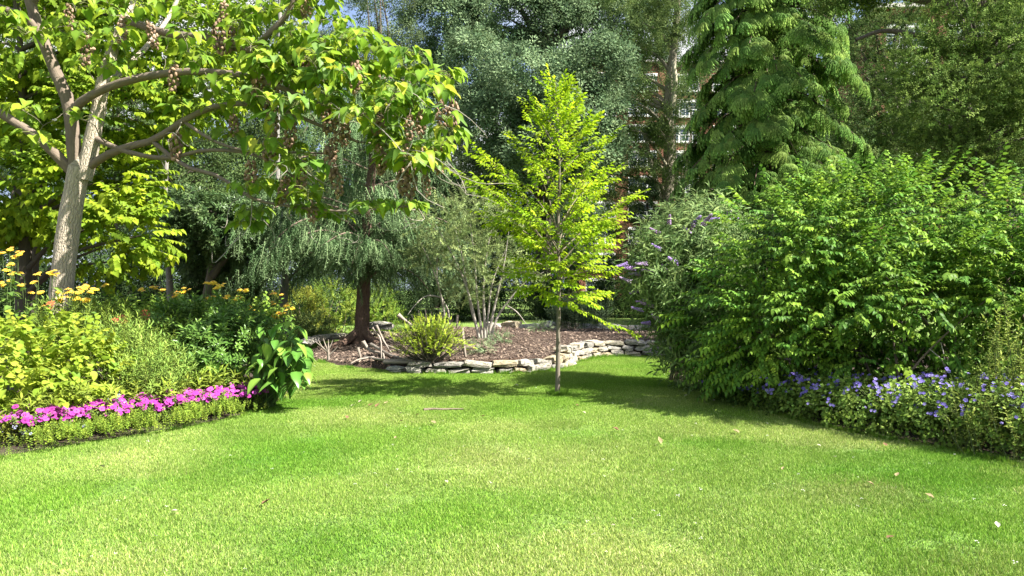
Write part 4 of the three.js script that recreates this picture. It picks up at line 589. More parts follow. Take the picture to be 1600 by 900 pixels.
{ // magenta row
  const r = rng(501), fg = [0, 1].map(k => flowerGeo(5, 0.028, 0.034, { seed: 9 + k, shape: 'wedge', seg: 3, up: 0.12, curl: 0.15, disc: 0.004, discCol: [0.9, 0.5, 0.8] })), mats = [petal(0.34, 0.010, 0.255), petal(0.42, 0.02, 0.33), petal(0.27, 0.008, 0.20), petal(0.48, 0.06, 0.38)];
  const path = new THREE.CatmullRomCurve3([[4, 662, 7.4], [50, 655, 7.6], [100, 648, 7.85], [200, 632, 8.4], [300, 618, 9.0], [370, 608, 9.5], [412, 600, 9.9]].map(p => at(...p)).map(p => new V3(p.x, 0, p.z))), N = 19;
  const gr = 'magenta flowering plants in a row along the left bed';
  for (let i = 0; i < N; i++) {
    const p = path.getPointAt((i + 0.5) / N); p.x += (r() - 0.5) * 0.05; p.z += (r() - 0.5) * 0.08;
    const T = thing('magenta_flower_plant', i === N - 1 ? 'rightmost magenta flowering plant of the row, next to the big glossy leaves' : i === 0 ? 'leftmost magenta flowering plant of the row, at the left edge' : ORD[i] + ' magenta flowering plant from the left in the row behind the edging', 'flower', p, gr), l = [];
    for (let k = 0; k < 34; k++) { const a = r() * 6.28, q = Math.sqrt(r()) * 0.17, h = 0.06 + 0.2 * r(); l.push({ m: frame(p.clone().add(new V3(Math.cos(a) * q, h, Math.sin(a) * q)), new V3(Math.cos(a), 0.7, Math.sin(a)), rdir(r), 0.8 + 0.5 * r()), c: tone(r, [0.07, 0.11, 0.03], [0.12, 0.17, 0.04]) }); }
    inst('foliage', G.edging, M.leaf, l, T);
    const n = 32 + Math.floor(r() * 10), big = 0.85 + 0.35 * r();
    for (let k = 0; k < n; k++) { const a = r() * 6.28, q = Math.sqrt(r()) * 0.24, f = p.clone().add(new V3(Math.cos(a) * q, 0.25 + 0.10 * (1 - q / 0.24) + 0.10 * (r() - 0.4), Math.sin(a) * q)); putFlower(T, p, fg[k % 2], mats[Math.floor(r() * 4)], f, new V3(Math.cos(a) * q * 3 + (r() - 0.5) * 0.4, 0.9, 0.55 + (r() - 0.5) * 0.6), big * (0.85 + 0.4 * r())); }
  }
}
{ // yellow daisies
  const r = rng(511), hg = [0, 1].map(k => flowerGeo(13, 0.042, 0.016, { seed: 30 + k, shape: 'lance', seg: 3, up: 0.05, curl: 0.3, disc: 0.011, discCol: [0.9, 0.62, 0.2] })), mats = [petal(0.86, 0.60, 0.006), petal(0.90, 0.66, 0.01), petal(0.84, 0.52, 0.006)], sm = bark(0.13, 0.21, 0.05);
  const groups = [
    ['yellow daisies in a tall clump at the far left edge', 10.2, [[15, 390], [28, 396], [4, 396], [20, 402], [18, 412], [38, 428], [10, 422], [58, 442], [60, 456], [12, 440], [2, 446], [44, 460], [22, 428], [35, 447]]],
    ['short stem of yellow daisies in front of the pale tree trunk', 10.3, [[82, 427], [86, 430], [60, 430]]],
    ['broad clump of yellow daisies at the foot of the pale tree trunk', 10.1, [[98, 460], [108, 455], [118, 458], [128, 452], [138, 450], [143, 456], [122, 468], [112, 466], [140, 470], [100, 468], [132, 458], [76, 478]]],
    ['scattered yellow daisies right of the pale tree trunk', 11.6, [[242, 450], [248, 455], [282, 457], [275, 462], [290, 453], [222, 455], [160, 447]]],
    ['yellow daisies above the dark glossy mound', 11.6, [[322, 444], [332, 442], [345, 446], [338, 450], [328, 465], [350, 468], [360, 462], [375, 462], [372, 468], [385, 480], [395, 484], [385, 492], [378, 456]]],
    ['yellow daisies at the right end of the left bed', 11.6, [[425, 457], [432, 460], [445, 477], [450, 483], [440, 490], [430, 495], [436, 498], [455, 480], [428, 474]]],
  ];
  for (const [label, d, heads] of groups) {
    const cx = heads.reduce((a, h) => a + h[0], 0) / heads.length, c = at(cx, 450, d), base = new V3(c.x, 0, c.z), T = thing('yellow_daisy_clump', label, 'flower', base), st = new MB(), fol = [];
    for (const [x, y] of heads) { const nh = 2 + Math.floor(r() * 2.2), dd = d + (r() - 0.5) * 0.5, stemTop = at(x, y + 3, dd);
      const foot = new V3(lerp(base.x, stemTop.x, 0.75), 0.05, stemTop.z), mid = foot.clone().lerp(stemTop, 0.6).add(new V3((r() - 0.5) * 0.06, 0, (r() - 0.5) * 0.06)), pts = curve([foot, mid, stemTop], 8); tube(st, pts, 0.007, 0.004, 5, [1, 1, 1], false);
      for (let k = 0; k < 9; k++) { const q = pts[2 + Math.floor(r() * 5.5)]; const a = r() * 6.28; fol.push({ m: frame(q.clone(), new V3(Math.cos(a), 0.25 - 0.4 * r(), Math.sin(a)), new V3(0, 1, 0).add(rdir(r).multiplyScalar(0.4)), 0.8 + 0.7 * r()), c: tone(r, [0.09, 0.175, 0.03], [0.17, 0.26, 0.04]) }); }
      for (let k = 0; k < nh; k++) { const p = stemTop.clone().add(new V3((r() - 0.5) * 0.13, 0.02 + r() * 0.05, (r() - 0.5) * 0.1)); tube(st, [stemTop.clone().add(new V3(0, -0.05, 0)), p], 0.003, 0.003, 4, [1, 1, 1], false); putFlower(T, base, hg[k % 2], mats[Math.floor(r() * 3)], p, new V3((r() - 0.5) * 0.7, 1, 0.35 + (r() - 0.5) * 0.7), 0.8 + 0.5 * r()); } }
    st.build('stems', sm, T).userData.kind = 'stuff'; const lg = new MB(); leaf(lg, new M4(), 0.13, 0.06, { seg: 3, curl: 0.4, fold: 0.12 }); inst('foliage', lg.geo(), M.leaf, fol, T);
  }
}
{ // orange-red flowers
  const r = rng(521), fg = flowerGeo(6, 0.035, 0.016, { seed: 44, shape: 'lance', up: 0.5, curl: 0.4 }), mats = [petal(0.62, 0.075, 0.03), petal(0.70, 0.13, 0.035)], sm = bark(0.14, 0.2, 0.05);
  for (const [label, d, heads] of [['orange red flower head below the pale tree trunk', 9.9, [[75, 474], [80, 478], [78, 472]]], ['cluster of orange red flowers above the phlox clump', 9.8, [[182, 502], [188, 510], [195, 497], [198, 502], [204, 508], [186, 498], [192, 505], [190, 492]]], ['single orange red flower right of the orange red cluster', 10, [[229, 493], [232, 496], [226, 490]]]]) {
    const c = at(heads[0][0], 450, d), base = new V3(c.x, 0, c.z), T = thing('orange_flower', label, 'flower', base), st = new MB(); for (const [x, y] of heads) { const p = at(x, y, d + (r() - 0.5) * 0.3); tube(st, curve([new V3(p.x + (r() - .5) * .1, 0.1, p.z), p.clone().add(new V3(0, -0.3, 0.02)), p], 6), 0.005, 0.003, 4, [1, 1, 1], false); for (let k = 0; k < 2; k++) putFlower(T, base, fg, mats[Math.floor(r() * 2)], p.clone().add(rdir(r).multiplyScalar(0.03)), new V3((r() - 0.5), 0.8, 0.7 * r()), 1 + 0.4 * r()); } st.build('stems', sm, T).userData.kind = 'stuff';
  }
}
{ // tiny pale blue flowers in the left edging
  const r = rng(531), g = flowerGeo(5, 0.011, 0.012, { seed: 3, seg: 2 }), list = []; for (const [x, y, d, n, sx] of [[430, 600, 10.4, 34, 30], [170, 622, 8.4, 22, 24], [185, 612, 8.7, 12, 20], [20, 672, 7.4, 12, 30], [110, 665, 7.8, 14, 40]]) for (let k = 0; k < n; k++) { const p = at(x + (r() - 0.5) * sx * 2, y + (r() - 0.5) * 12, d + (r() - 0.5) * 0.3); list.push({ m: frame(p, new V3((r() - 0.5), 0.6, 0.8), new V3(1, 0, 0), 1 + 0.8 * r()), c: mul([0.58, 0.62, 0.85], 0.8 + 0.3 * r()) }); }
  tag(inst('pale_blue_flowers', g, petal(1, 1, 1), list, null), 'tiny pale blue flowers sprinkled along the magenta row', 'flowers', null, 'stuff');
}
{ // blue-violet geraniums along the right bed
  const r = rng(541), fg = [0, 1].map(k => flowerGeo(5, 0.022, 0.022, { seed: 50 + k, shape: 'wedge', up: 0.3, curl: 0.1, disc: 0.004, discCol: [2.2, 2.2, 1.3] })), mats = [petal(0.15, 0.10, 0.50), petal(0.22, 0.16, 0.60), petal(0.12, 0.09, 0.40), petal(0.30, 0.25, 0.64)], gr = 'blue flowered geraniums along the lawn edge of the right bed', sm = bark(0.14, 0.19, 0.06);
  const c = new THREE.CatmullRomCurve3([[3.45, -11.1], [3.65, -10.0], [3.9, -9.0], [4.35, -8.15], [4.75, -7.6], [5.05, -7.1], [5.55, -6.5], [6.1, -5.9]].map(p => new V3(p[0], 0, p[1]))), N = 13;
  for (let i = 0; i < N; i++) {
    const u = (i + 0.4) / N, p = c.getPointAt(u), H = lerp(0.34, 0.58, u) * (0.9 + 0.25 * r()), R = 0.5, lab = i === 0 ? 'blue flowered geranium clump farthest along the bed, next to the butterfly bush' : i === N - 2 ? 'blue flowered geranium clump nearest to the right edge' : ORD[i] + ' blue flowered geranium clump counted from the butterfly bush along the lawn edge';
    const T = thing('geranium', lab, 'flower', p, gr), lobes = [[p.clone().add(new V3(-0.1, H * 0.45, 0)), R, H * 0.6, R], [p.clone().add(new V3(0.35, H * 0.62, -0.3)), R * 0.9, H * 0.55, R * 0.9]];
    inst('foliage', G.gera, M.leaf, fill(r, lobes, 400, { col: [0.09, 0.17, 0.032], col2: [0.24, 0.35, 0.07], shell: 0.55, outw: 0.8, rand: 0.6, lift: 0.35, minY: 0.02, noInner: true, gap: 4, gapT: -0.2 }), T);
    const st = new MB(), nf = i < 9 ? 52 : 28; for (let k = 0; k < nf; k++) { const l = lobes[k % 2], a = lerp(0.9, 3.9, r()), el = 0.1 + r() * 1.25, dv = new V3(Math.cos(a) * Math.cos(el), Math.sin(el), Math.sin(a) * Math.cos(el) * 0.8 + 0.25), q = new V3(l[0].x + dv.x * l[1] * 1.22, l[0].y + dv.y * l[2] * 1.2 + 0.05, l[0].z + dv.z * l[3] * 1.22); tube(st, [l[0].clone().lerp(q, 0.6), q], 0.002, 0.0015, 3, [1, 1, 1], false); for (let j = 0; j < 1 + (r() < 0.4 ? 1 : 0); j++) putFlower(T, p, fg[k % 2], mats[Math.floor(r() * 4)], q.clone().add(rdir(r).multiplyScalar(j * 0.035)), new V3(dv.x * 0.6, 0.55, 0.8 * r() + 0.1), 0.55 + 0.4 * r()); }
    st.build('stems', sm, T).userData.kind = 'stuff';
  }
  // tall leafy stalks at the right edge
  const proto = twig(91, { S: 0.4, n: 16, L: 0.085, W: 0.024, seg: 3, shape: 'lance', stem: 0.004, curl: 0.3 });
  for (const [x, yt, d, lab] of [[1592, 455, 7.3, 'tallest leafy stalks at the far right edge in front of the layered shrub'], [1558, 500, 7.6, 'medium leafy stalks left of the tallest stalks at the right edge'], [1530, 585, 7.3, 'short bushy leafy stalks above the geraniums near the right edge'], [1590, 590, 6.9, 'bushy leafy plant low at the right edge next to the lawn'], [1515, 640, 7.15, 'leafy plant at the front of the right bed leaning over the lawn']]) {
    const top = at(x, yt, d), base = new V3(top.x, 0, top.z), T = thing('leafy_stalk_plant', lab, 'plant', base), st = new MB(), list = []; const ns = 9;
    for (let s = 0; s < ns; s++) { const h = top.y * (s ? 0.45 + 0.5 * r() : 1), b = base.clone().add(new V3((r() - 0.5) * 0.3, 0, (r() - 0.5) * 0.3)), e = b.clone().add(new V3((r() - 0.5) * 0.28, h, (r() - 0.5) * 0.28)), pts = curve([b, b.clone().lerp(e, 0.5).add(new V3((r() - 0.5) * 0.08, 0, 0)), e], 10); tube(st, pts, 0.006, 0.003, 4, [1, 1, 1], false); const n = Math.round(h / 0.11); for (let k = 0; k < n; k++) { const t = (k + 1) / n, q = pts[Math.round(t * 10)], dv = e.clone().sub(b).normalize().add(rdir(r).multiplyScalar(k === n - 1 ? 0.1 : 0.45)); list.push({ m: frame(q.clone().addScaledVector(dv, -0.1), dv, rdir(r), 0.45 + 0.35 * r()), c: tone(r, [0.13, 0.20, 0.045], [0.27, 0.34, 0.07]) }); } }
    st.build('stems', sm, T).userData.kind = 'stuff'; inst('foliage', proto, M.leaf, list, T);
  }
  const b = new MB(); for (const px of [[[1478, 575], [1470, 560], [1452, 545]], [[1478, 575], [1474, 550], [1470, 535]], [[1478, 600], [1478, 585], [1478, 575]], [[1502, 605], [1502, 585], [1500, 560]]]) tube(b, px.map(p => at(p[0], p[1], 8.4)), 0.008, 0.005, 5); tag(b.build('bare_stem', barkPale), 'bare pale forked stems sticking up above the geraniums', 'bare stem');
}
// ------------------------------------------------------------------ trees beyond the island bed
function tree(name, label, o) {
  const r = rng(o.seed), d = o.d, b = o.base || new V3(at(o.px, 450, d).x, 0, -d), T = thing(name, label, 'tree', b, o.group);
  const mat = o.bark || barkDark, mb = new MB(), top = o.trunkTop || b.clone().add(new V3(0, o.h * 0.75, 0)), tp = o.trunk ? curve(o.trunk, 16) : curve([b.clone().add(new V3(0, -0.05, 0)), b.clone().lerp(top, 0.5).add(new V3((r() - 0.5) * 0.4, 0, (r() - 0.5) * 0.3)), top], 14);
  tube(mb, tp, o.r || 0.3, (o.r || 0.3) * 0.3, 10, [1, 1, 1], true, 0.12); mb.build('trunk', mat, T);
  const lm = new MB(); for (const l of o.lobes) for (let k = 0; k < (o.limbs ?? 2); k++) { const e = l[0].clone().add(new V3((r() - 0.5) * l[1], (r() - 0.4) * l[2], (r() - 0.5) * l[3])); let s = tp[0], bd = 1e9; for (const p of tp) { if (p.y < b.y + o.h * 0.15 || p.y > e.y) continue; const q = p.distanceTo(e) + (e.y - p.y < 0.3 * Math.hypot(p.x - e.x, p.z - e.z) ? 2 : 0); if (q < bd) { bd = q; s = p; } } if (bd > 1e8) s = tp[Math.floor(tp.length / 3)]; const len = s.distanceTo(e); tube(lm, curve([s, s.clone().lerp(e, 0.5).add(new V3((r() - 0.5) * 0.15 * len, 0.08 * len, (r() - 0.5) * 0.15 * len)), e], 8), (o.r || 0.3) * (0.22 + 0.2 * r()), 0.015, 5, [1, 1, 1], false, 0.1); }
  lm.build('limbs', mat, T).userData.kind = 'stuff';
  const list = fill(r, o.lobes, o.count * (o.dense ?? 2.1), { shell: 0.45, outw: 0.7, rand: 0.7, lift: 0.05, gap: 1 / (o.clump || 1.2), gapT: -0.1, s0: 0.7, s1: 1.3, ...o });
  inst('crown', o.geo || G.tree, o.mat || M.far, list, T); return T;
}
// bright broad-leaved tree close behind the pale trunk
tree('bright_broadleaf_tree', 'bright yellow green maple like tree standing behind the pale leaning trunk', { seed: 601, d: 14.5, px: 30, h: 9, r: 0.16, lobes: [L(195, 355, 13.8, 62, 55, 0.9), L(150, 285, 14, 100, 60, 1.1), L(60, 300, 14.2, 110, 70, 1.2), L(-40, 260, 14.4, 130, 120, 1.6), L(60, 180, 14.8, 150, 70, 1.5), L(190, 170, 15, 120, 70, 1.4), L(280, 130, 15.4, 90, 60, 1.2), L(60, 60, 15, 170, 90, 1.6), L(220, 50, 15.6, 150, 80, 1.5), L(100, -70, 15.4, 200, 100, 1.8), L(160, 400, 14, 50, 24, 0.5)], count: 2100, geo: G.maple, mat: M.thin, col: [0.14, 0.245, 0.02], col2: [0.32, 0.41, 0.025], shell: 0.5, flatten: 0.5, lift: -0.05, outw: 0.9, rand: 0.5, upw: 1.3, clump: 0.8, gapT: -0.02 });
tree('rhododendron_tree', 'multi stemmed dark green evergreen with whorled leaves left of the weeping conifer', { seed: 611, d: 19, px: 330, h: 4, r: 0.11, bark: bark(0.2, 0.17, 0.13, 'plain', 3, 1, 0.01), trunk: [[322, 470], [328, 430], [333, 400], [345, 370], [342, 330]].map(p => at(p[0], p[1], 19)), lobes: [L(325, 335, 18.6, 52, 26, 0.8), L(290, 365, 18.8, 42, 26, 0.7), L(365, 370, 18.8, 42, 30, 0.7), L(330, 385, 19.4, 60, 40, 0.8), L(390, 340, 19.4, 40, 30, 0.8), L(290, 320, 19.6, 40, 24, 0.7), L(350, 430, 20, 70, 45, 0.8)], count: 1300, geo: G.whorl, mat: M.gloss, col: [0.055, 0.11, 0.04], col2: [0.13, 0.2, 0.075], clump: 0.7, s0: 1, s1: 1.6, lift: 0.3 });
{ // stout slanting branch of that evergreen and two pale birch stems
  for (const [px, w, d, lab, mat] of [[[[443, 470], [446, 430], [441, 380], [437, 330], [433, 250]], 13, 21, 'slim white barked birch trunk behind the drooping conifer branches', bark(0.27, 0.26, 0.235, 'plain', 3, 0.6, 0.01)], [[[266, 465], [264, 420], [262, 380], [258, 320], [262, 200]], 11, 20, 'thin pale spotted trunk between the bright tree and the evergreen', bark(0.34, 0.31, 0.27, 'scaly', 2, 0.5, 0.01)], [[[330, 432], [345, 412], [358, 397]], 14, 18.9, 'short cut dark bough slanting right from the evergreen stems', barkDark], [[[52, 450], [56, 400], [60, 340], [66, 280]], 12, 16.5, 'dim grey trunk left of the pale leaning trunk', barkDark]]) { const b = new MB(); tube(b, curve(px.map(p => at(p[0], p[1], d)).concat(lab.includes('bough') ? [] : [at(px[px.length - 1][0] + 6, -60, d)]), 18), w / FP * d / 2, w / FP * d / 4, 9, [1, 1, 1], true, 0.1); if (!lab.includes('bough')) tube(b, [new V3(at(px[0][0], px[0][1], d).x, -0.02, -d), at(px[0][0], px[0][1], d)], w / FP * d / 2 * 1.1, w / FP * d / 2, 9, [1, 1, 1]); tag(b.build(lab.includes('bough') ? 'cut_bough' : 'tree_trunk', mat), lab, lab.includes('bough') ? 'branch' : 'tree'); }
}
// bright low shrubs behind the weeping conifer's trunk
for (const [lab, x, y, d, rx, ry, c, c2, s] of [['yellow green rounded shrub behind the left side of the mulch bed', 465, 488, 23.5, 42, 34, [0.20, 0.26, 0.04], [0.34, 0.35, 0.06], 621], ['bright green shrub directly left of the brown conifer trunk', 520, 480, 24.3, 46, 38, [0.12, 0.21, 0.03], [0.24, 0.31, 0.05], 622], ['leaf green shrub peeping out right of the brown conifer trunk', 585, 480, 25.5, 32, 34, [0.11, 0.21, 0.03], [0.22, 0.3, 0.04], 623], ['low grey green shrub at the left tip of the mulch bed', 480, 512, 21.8, 34, 15, [0.12, 0.19, 0.06], [0.24, 0.3, 0.1], 624]]) { const c0 = at(x, y, d), b = new V3(c0.x, 0, c0.z); shrub('background_shrub', lab, 'shrub', b, [[c0, rx / FP * d, ry / FP * d, 0.8], [c0.clone().add(new V3(0.3, -0.45, 0.2)), rx / FP * d * 0.9, ry / FP * d * 0.8, 0.7]], 560, G.small, M.leaf, { seed: s, col: c, col2: c2, shell: 0.6, lift: 0.3, outw: 0.8, minY: 0.02, gap: 2.5, s0: 0.8, s1: 1.2 }, 8); }
// dark evergreen thicket across the back of the rear lawn
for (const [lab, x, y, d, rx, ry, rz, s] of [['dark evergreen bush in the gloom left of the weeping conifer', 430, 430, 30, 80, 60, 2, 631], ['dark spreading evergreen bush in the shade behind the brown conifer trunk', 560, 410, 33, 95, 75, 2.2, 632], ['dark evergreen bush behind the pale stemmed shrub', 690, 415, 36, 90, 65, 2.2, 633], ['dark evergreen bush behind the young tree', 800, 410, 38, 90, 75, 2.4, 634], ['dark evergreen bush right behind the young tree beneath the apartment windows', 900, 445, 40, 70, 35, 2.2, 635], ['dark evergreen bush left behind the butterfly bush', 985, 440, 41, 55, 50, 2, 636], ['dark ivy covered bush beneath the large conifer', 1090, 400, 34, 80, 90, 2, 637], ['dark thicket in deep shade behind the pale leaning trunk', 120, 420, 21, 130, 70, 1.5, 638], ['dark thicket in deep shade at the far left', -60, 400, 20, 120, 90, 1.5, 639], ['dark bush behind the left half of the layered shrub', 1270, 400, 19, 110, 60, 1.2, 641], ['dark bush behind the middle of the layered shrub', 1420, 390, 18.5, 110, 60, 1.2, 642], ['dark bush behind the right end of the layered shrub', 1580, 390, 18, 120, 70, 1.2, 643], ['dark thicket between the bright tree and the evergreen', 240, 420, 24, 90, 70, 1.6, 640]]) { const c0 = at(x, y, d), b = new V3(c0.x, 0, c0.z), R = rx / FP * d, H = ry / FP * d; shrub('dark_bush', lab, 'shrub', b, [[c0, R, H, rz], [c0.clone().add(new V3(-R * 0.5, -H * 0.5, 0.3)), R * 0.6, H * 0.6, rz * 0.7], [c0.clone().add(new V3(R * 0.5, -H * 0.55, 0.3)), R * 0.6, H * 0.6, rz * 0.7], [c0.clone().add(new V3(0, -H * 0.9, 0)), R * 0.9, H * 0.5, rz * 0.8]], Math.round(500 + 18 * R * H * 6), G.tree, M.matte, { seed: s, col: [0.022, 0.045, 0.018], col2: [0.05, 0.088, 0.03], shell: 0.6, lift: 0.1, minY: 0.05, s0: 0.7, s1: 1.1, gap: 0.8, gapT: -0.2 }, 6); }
const BLUEG = [0.075, 0.135, 0.066], BLUEG2 = [0.21, 0.30, 0.165];
tree('tall_oak', 'very tall blue green tree with billowing crown at the top centre', { seed: 651, d: 42, px: 850, h: 20, r: 0.55, lobes: [L(700, 45, 42, 75, 60, 2.6), L(790, 20, 42, 80, 55, 2.8), L(880, 50, 42, 80, 55, 2.8), L(740, 110, 38, 55, 50, 2), L(820, 140, 35, 85, 55, 2.8), L(770, 185, 35, 60, 40, 2.4), L(900, 190, 34, 62, 58, 2.8), L(935, 120, 35, 55, 50, 2.6), L(960, 40, 43, 70, 50, 2.4), L(860, -60, 43, 130, 60, 3.5), L(720, -60, 43, 100, 70, 3), L(1000, -50, 43, 80, 50, 2.6), L(840, 240, 34, 70, 35, 2.4), L(925, 235, 34, 48, 40, 2.4), L(1010, 60, 43, 34, 24, 1.4), L(980, 90, 43, 40, 24, 1.4)], count: 4700, geo: G.treeB, col: BLUEG, col2: BLUEG2, clump: 1.5, gapT: -0.03, s0: 0.7, s1: 1.15, lift: 0.25, shell: 0.55, limbs: 2 });
tree('grey_green_tree', 'grey green tree with thin branches against the white sky left of the tallest tree', { seed: 656, d: 38, px: 600, h: 15, r: 0.3, lobes: [L(610, 130, 38, 70, 50, 2), L(660, 190, 38, 70, 50, 2), L(580, 200, 38, 80, 60, 2.2), L(650, 265, 38, 80, 50, 2), L(560, 290, 37, 80, 50, 2), L(620, 60, 39, 40, 26, 1.4), L(700, 255, 38, 60, 50, 1.8), L(530, 90, 39, 50, 40, 1.6), L(740, 290, 38, 70, 50, 2), L(600, -20, 39, 70, 34, 1.8)], count: 1700, geo: G.tree, col: [0.075, 0.12, 0.055], col2: [0.15, 0.20, 0.10], clump: 1.2, gapT: 0.02, s0: 0.8, s1: 1.3, limbs: 4 });
tree('plane_tree', 'tall thin crowned tree with mottled pale bark in front of the brick apartment building', { seed: 661, d: 37, px: 1043, h: 16, r: 0.42, bark: bark(0.34, 0.30, 0.22, 'scaly', 1.2, 0.4, 0.02), trunk: [[1048, 470], [1044, 400], [1042, 320], [1046, 240], [1044, 170], [1050, 100], [1058, 20], [1060, -60]].map(p => at(p[0], p[1], 37)), lobes: [L(1020, 60, 37, 50, 40, 1.6), L(1055, 20, 37, 40, 40, 1.6), L(990, 130, 37, 38, 24, 1.2), L(1040, 150, 37, 36, 28, 1.2), L(1010, 195, 37, 34, 22, 1.1), L(1050, 255, 36.5, 34, 40, 1), L(1010, 290, 36.5, 26, 40, 0.9), L(1070, 320, 36.5, 30, 40, 1), L(1020, 350, 36.5, 30, 36, 1), L(1000, -20, 37, 70, 40, 2), L(955, 280, 37, 26, 30, 1), L(1025, 215, 36.5, 24, 20, 0.8), L(985, 160, 37, 24, 18, 0.8), L(960, 330, 36, 30, 34, 1), L(1000, 245, 36.5, 22, 18, 0.8), L(1035, 190, 36, 26, 20, 0.8), L(970, 210, 37, 22, 20, 0.8)], count: 2100, geo: G.tree, col: [0.085, 0.15, 0.045], col2: [0.2, 0.27, 0.09], clump: 0.9, gapT: 0.03, limbs: 3, s0: 0.6, s1: 1.05 });
{ const b = new MB(); for (const [px, w] of [[[[1030, 312], [1024, 280], [1014, 245], [1010, 215]], 9], [[[1014, 245], [990, 232], [972, 240]], 5], [[[1050, 170], [1055, 130], [1052, 95]], 10], [[[1042, 260], [1020, 225], [1000, 205]], 5]]) tube(b, curve(px.map(p => at(p[0], p[1], 36.6)), 10), w / FP * 36.6 / 2, w / FP * 12, 8, [1, 1, 1], true, 0.1); const pl = scene.children.find(o => o.name === 'plane_tree'); b.build('pale_limbs', bark(0.50, 0.46, 0.32, 'scaly', 1.2, 0.4, 0.01), pl); }
// trees behind the layered shrub on the right
const RG = [0.075, 0.14, 0.03], RG2 = [0.17, 0.25, 0.06];
tree('orchard_tree', 'small leaved tree with visible dark forked branches above the layered shrub at the right', { seed: 671, d: 15.5, px: 1520, h: 6.5, r: 0.12, trunk: [[1545, 420], [1540, 330], [1520, 245], [1518, 190], [1512, 150], [1530, 90]].map(p => at(p[0], p[1], 15.5)), lobes: [L(1470, 170, 15.2, 80, 60, 1), L(1560, 120, 15.2, 90, 70, 1.1), L(1440, 100, 15.6, 60, 40, 0.9), L(1570, 220, 15, 70, 50, 0.9), L(1480, 235, 15.4, 70, 30, 0.8), L(1610, 60, 15.2, 80, 60, 1), L(1500, 60, 15.6, 50, 34, 0.8), L(1650, 170, 15, 80, 90, 1.1), L(1530, -20, 15.8, 110, 50, 1.1)], count: 2300, geo: G.small, col: RG, col2: RG2, clump: 0.55, gapT: -0.04, s0: 0.8, s1: 1.3, limbs: 4 });
tree('shady_tree', 'dark green tree in shade between the large conifer and the forked orchard tree', { seed: 681, d: 28.5, px: 1400, h: 11, r: 0.25, lobes: [L(1365, 200, 28, 60, 60, 1.6), L(1410, 140, 28, 60, 50, 1.6), L(1350, 110, 28.5, 45, 40, 1.4), L(1430, 220, 28, 80, 50, 1.8), L(1380, 60, 29, 60, 30, 1.6), L(1340, 260, 28, 60, 50, 1.6), L(1500, 120, 29, 80, 70, 2), L(1600, 90, 29, 90, 90, 2.2), L(1420, 5, 29, 60, 22, 1.6), L(1590, 220, 28, 80, 60, 2), L(1330, 20, 29.5, 34, 28, 1.3)], count: 2900, geo: G.small, col: [0.06, 0.115, 0.035], col2: [0.14, 0.2, 0.06], clump: 0.7, gapT: -0.06, s0: 1.2, s1: 1.8, limbs: 3 });
tree('overhanging_tree', 'large tree beyond the right edge with thick dark boughs reaching in along the top right', { seed: 691, d: 19, px: 1760, h: 11, r: 0.45, lobes: [L(1760, 40, 18.5, 150, 80, 2), L(1640, -70, 18, 150, 45, 1.6), L(1450, -60, 18.5, 130, 36, 1.6), L(1340, -30, 20, 60, 30, 1.4), L(1850, 160, 19, 140, 120, 2.6)], count: 2200, geo: G.tree, col: [0.06, 0.115, 0.03], col2: [0.14, 0.2, 0.05], clump: 1, gapT: -0.05, limbs: 3, s0: 0.7, s1: 1.1 });
{ const b = new MB(), o = scene.children.find(q => q.name === 'overhanging_tree'); for (const [px, w] of [[[[1760, 60, 19], [1640, 10, 18.8], [1540, 8, 18.6], [1470, 4, 18.5], [1380, -12, 18.5]], 26], [[[1560, 60, 18.7], [1480, 62, 18.6], [1430, 55, 18.6], [1380, 48, 18.6], [1338, 62, 18.6]], 12], [[[1640, 10, 18.8], [1600, 45, 18.7], [1560, 60, 18.7]], 15]]) tube(b, curve(px.map(p => at(...p)), 14), w / FP * 18.7 / 2, w / FP * 4, 9, [1, 1, 1], true, 0.12); b.build('boughs', barkDark, o); }
tree('rear_tree', 'dark dense tree filling the background behind the orchard tree at the right', { seed: 701, d: 34, px: 1560, h: 13, r: 0.35, lobes: [L(1580, 170, 34, 130, 90, 3), L(1480, 240, 33, 130, 60, 3), L(1700, 100, 34, 130, 120, 3), L(1370, 270, 32, 70, 60, 2)], count: 1500, geo: G.treeB, col: [0.045, 0.085, 0.03], col2: [0.09, 0.14, 0.05], clump: 1.6, gapT: -0.2 });
tree('rear_tree', 'dark dense tree filling the background behind the bright tree at the upper left', { seed: 711, d: 28, px: 180, h: 13, r: 0.35, lobes: [L(120, 200, 28, 180, 120, 3), L(330, 170, 29, 130, 100, 3), L(300, 300, 28, 130, 70, 2.5), L(450, 250, 30, 90, 70, 2.4), L(0, 60, 29, 200, 110, 3), L(330, 20, 30, 150, 80, 3), L(460, 110, 31, 80, 60, 2.2)], count: 3000, geo: G.tree, col: [0.055, 0.10, 0.035], col2: [0.12, 0.18, 0.06], clump: 1.3, gapT: -0.12 });
tree('rear_tree', 'dark hazy tree low in the background between weeping conifer and young tree', { seed: 721, d: 50, px: 720, h: 11, r: 0.35, lobes: [L(640, 340, 50, 120, 70, 3), L(780, 310, 50, 110, 80, 3), L(880, 350, 52, 60, 60, 2.4), L(540, 360, 48, 110, 60, 3), L(820, 390, 48, 100, 40, 2.4)], count: 2600, geo: G.treeB, col: [0.04, 0.08, 0.035], col2: [0.09, 0.14, 0.06], clump: 1.6, gapT: -0.2 });
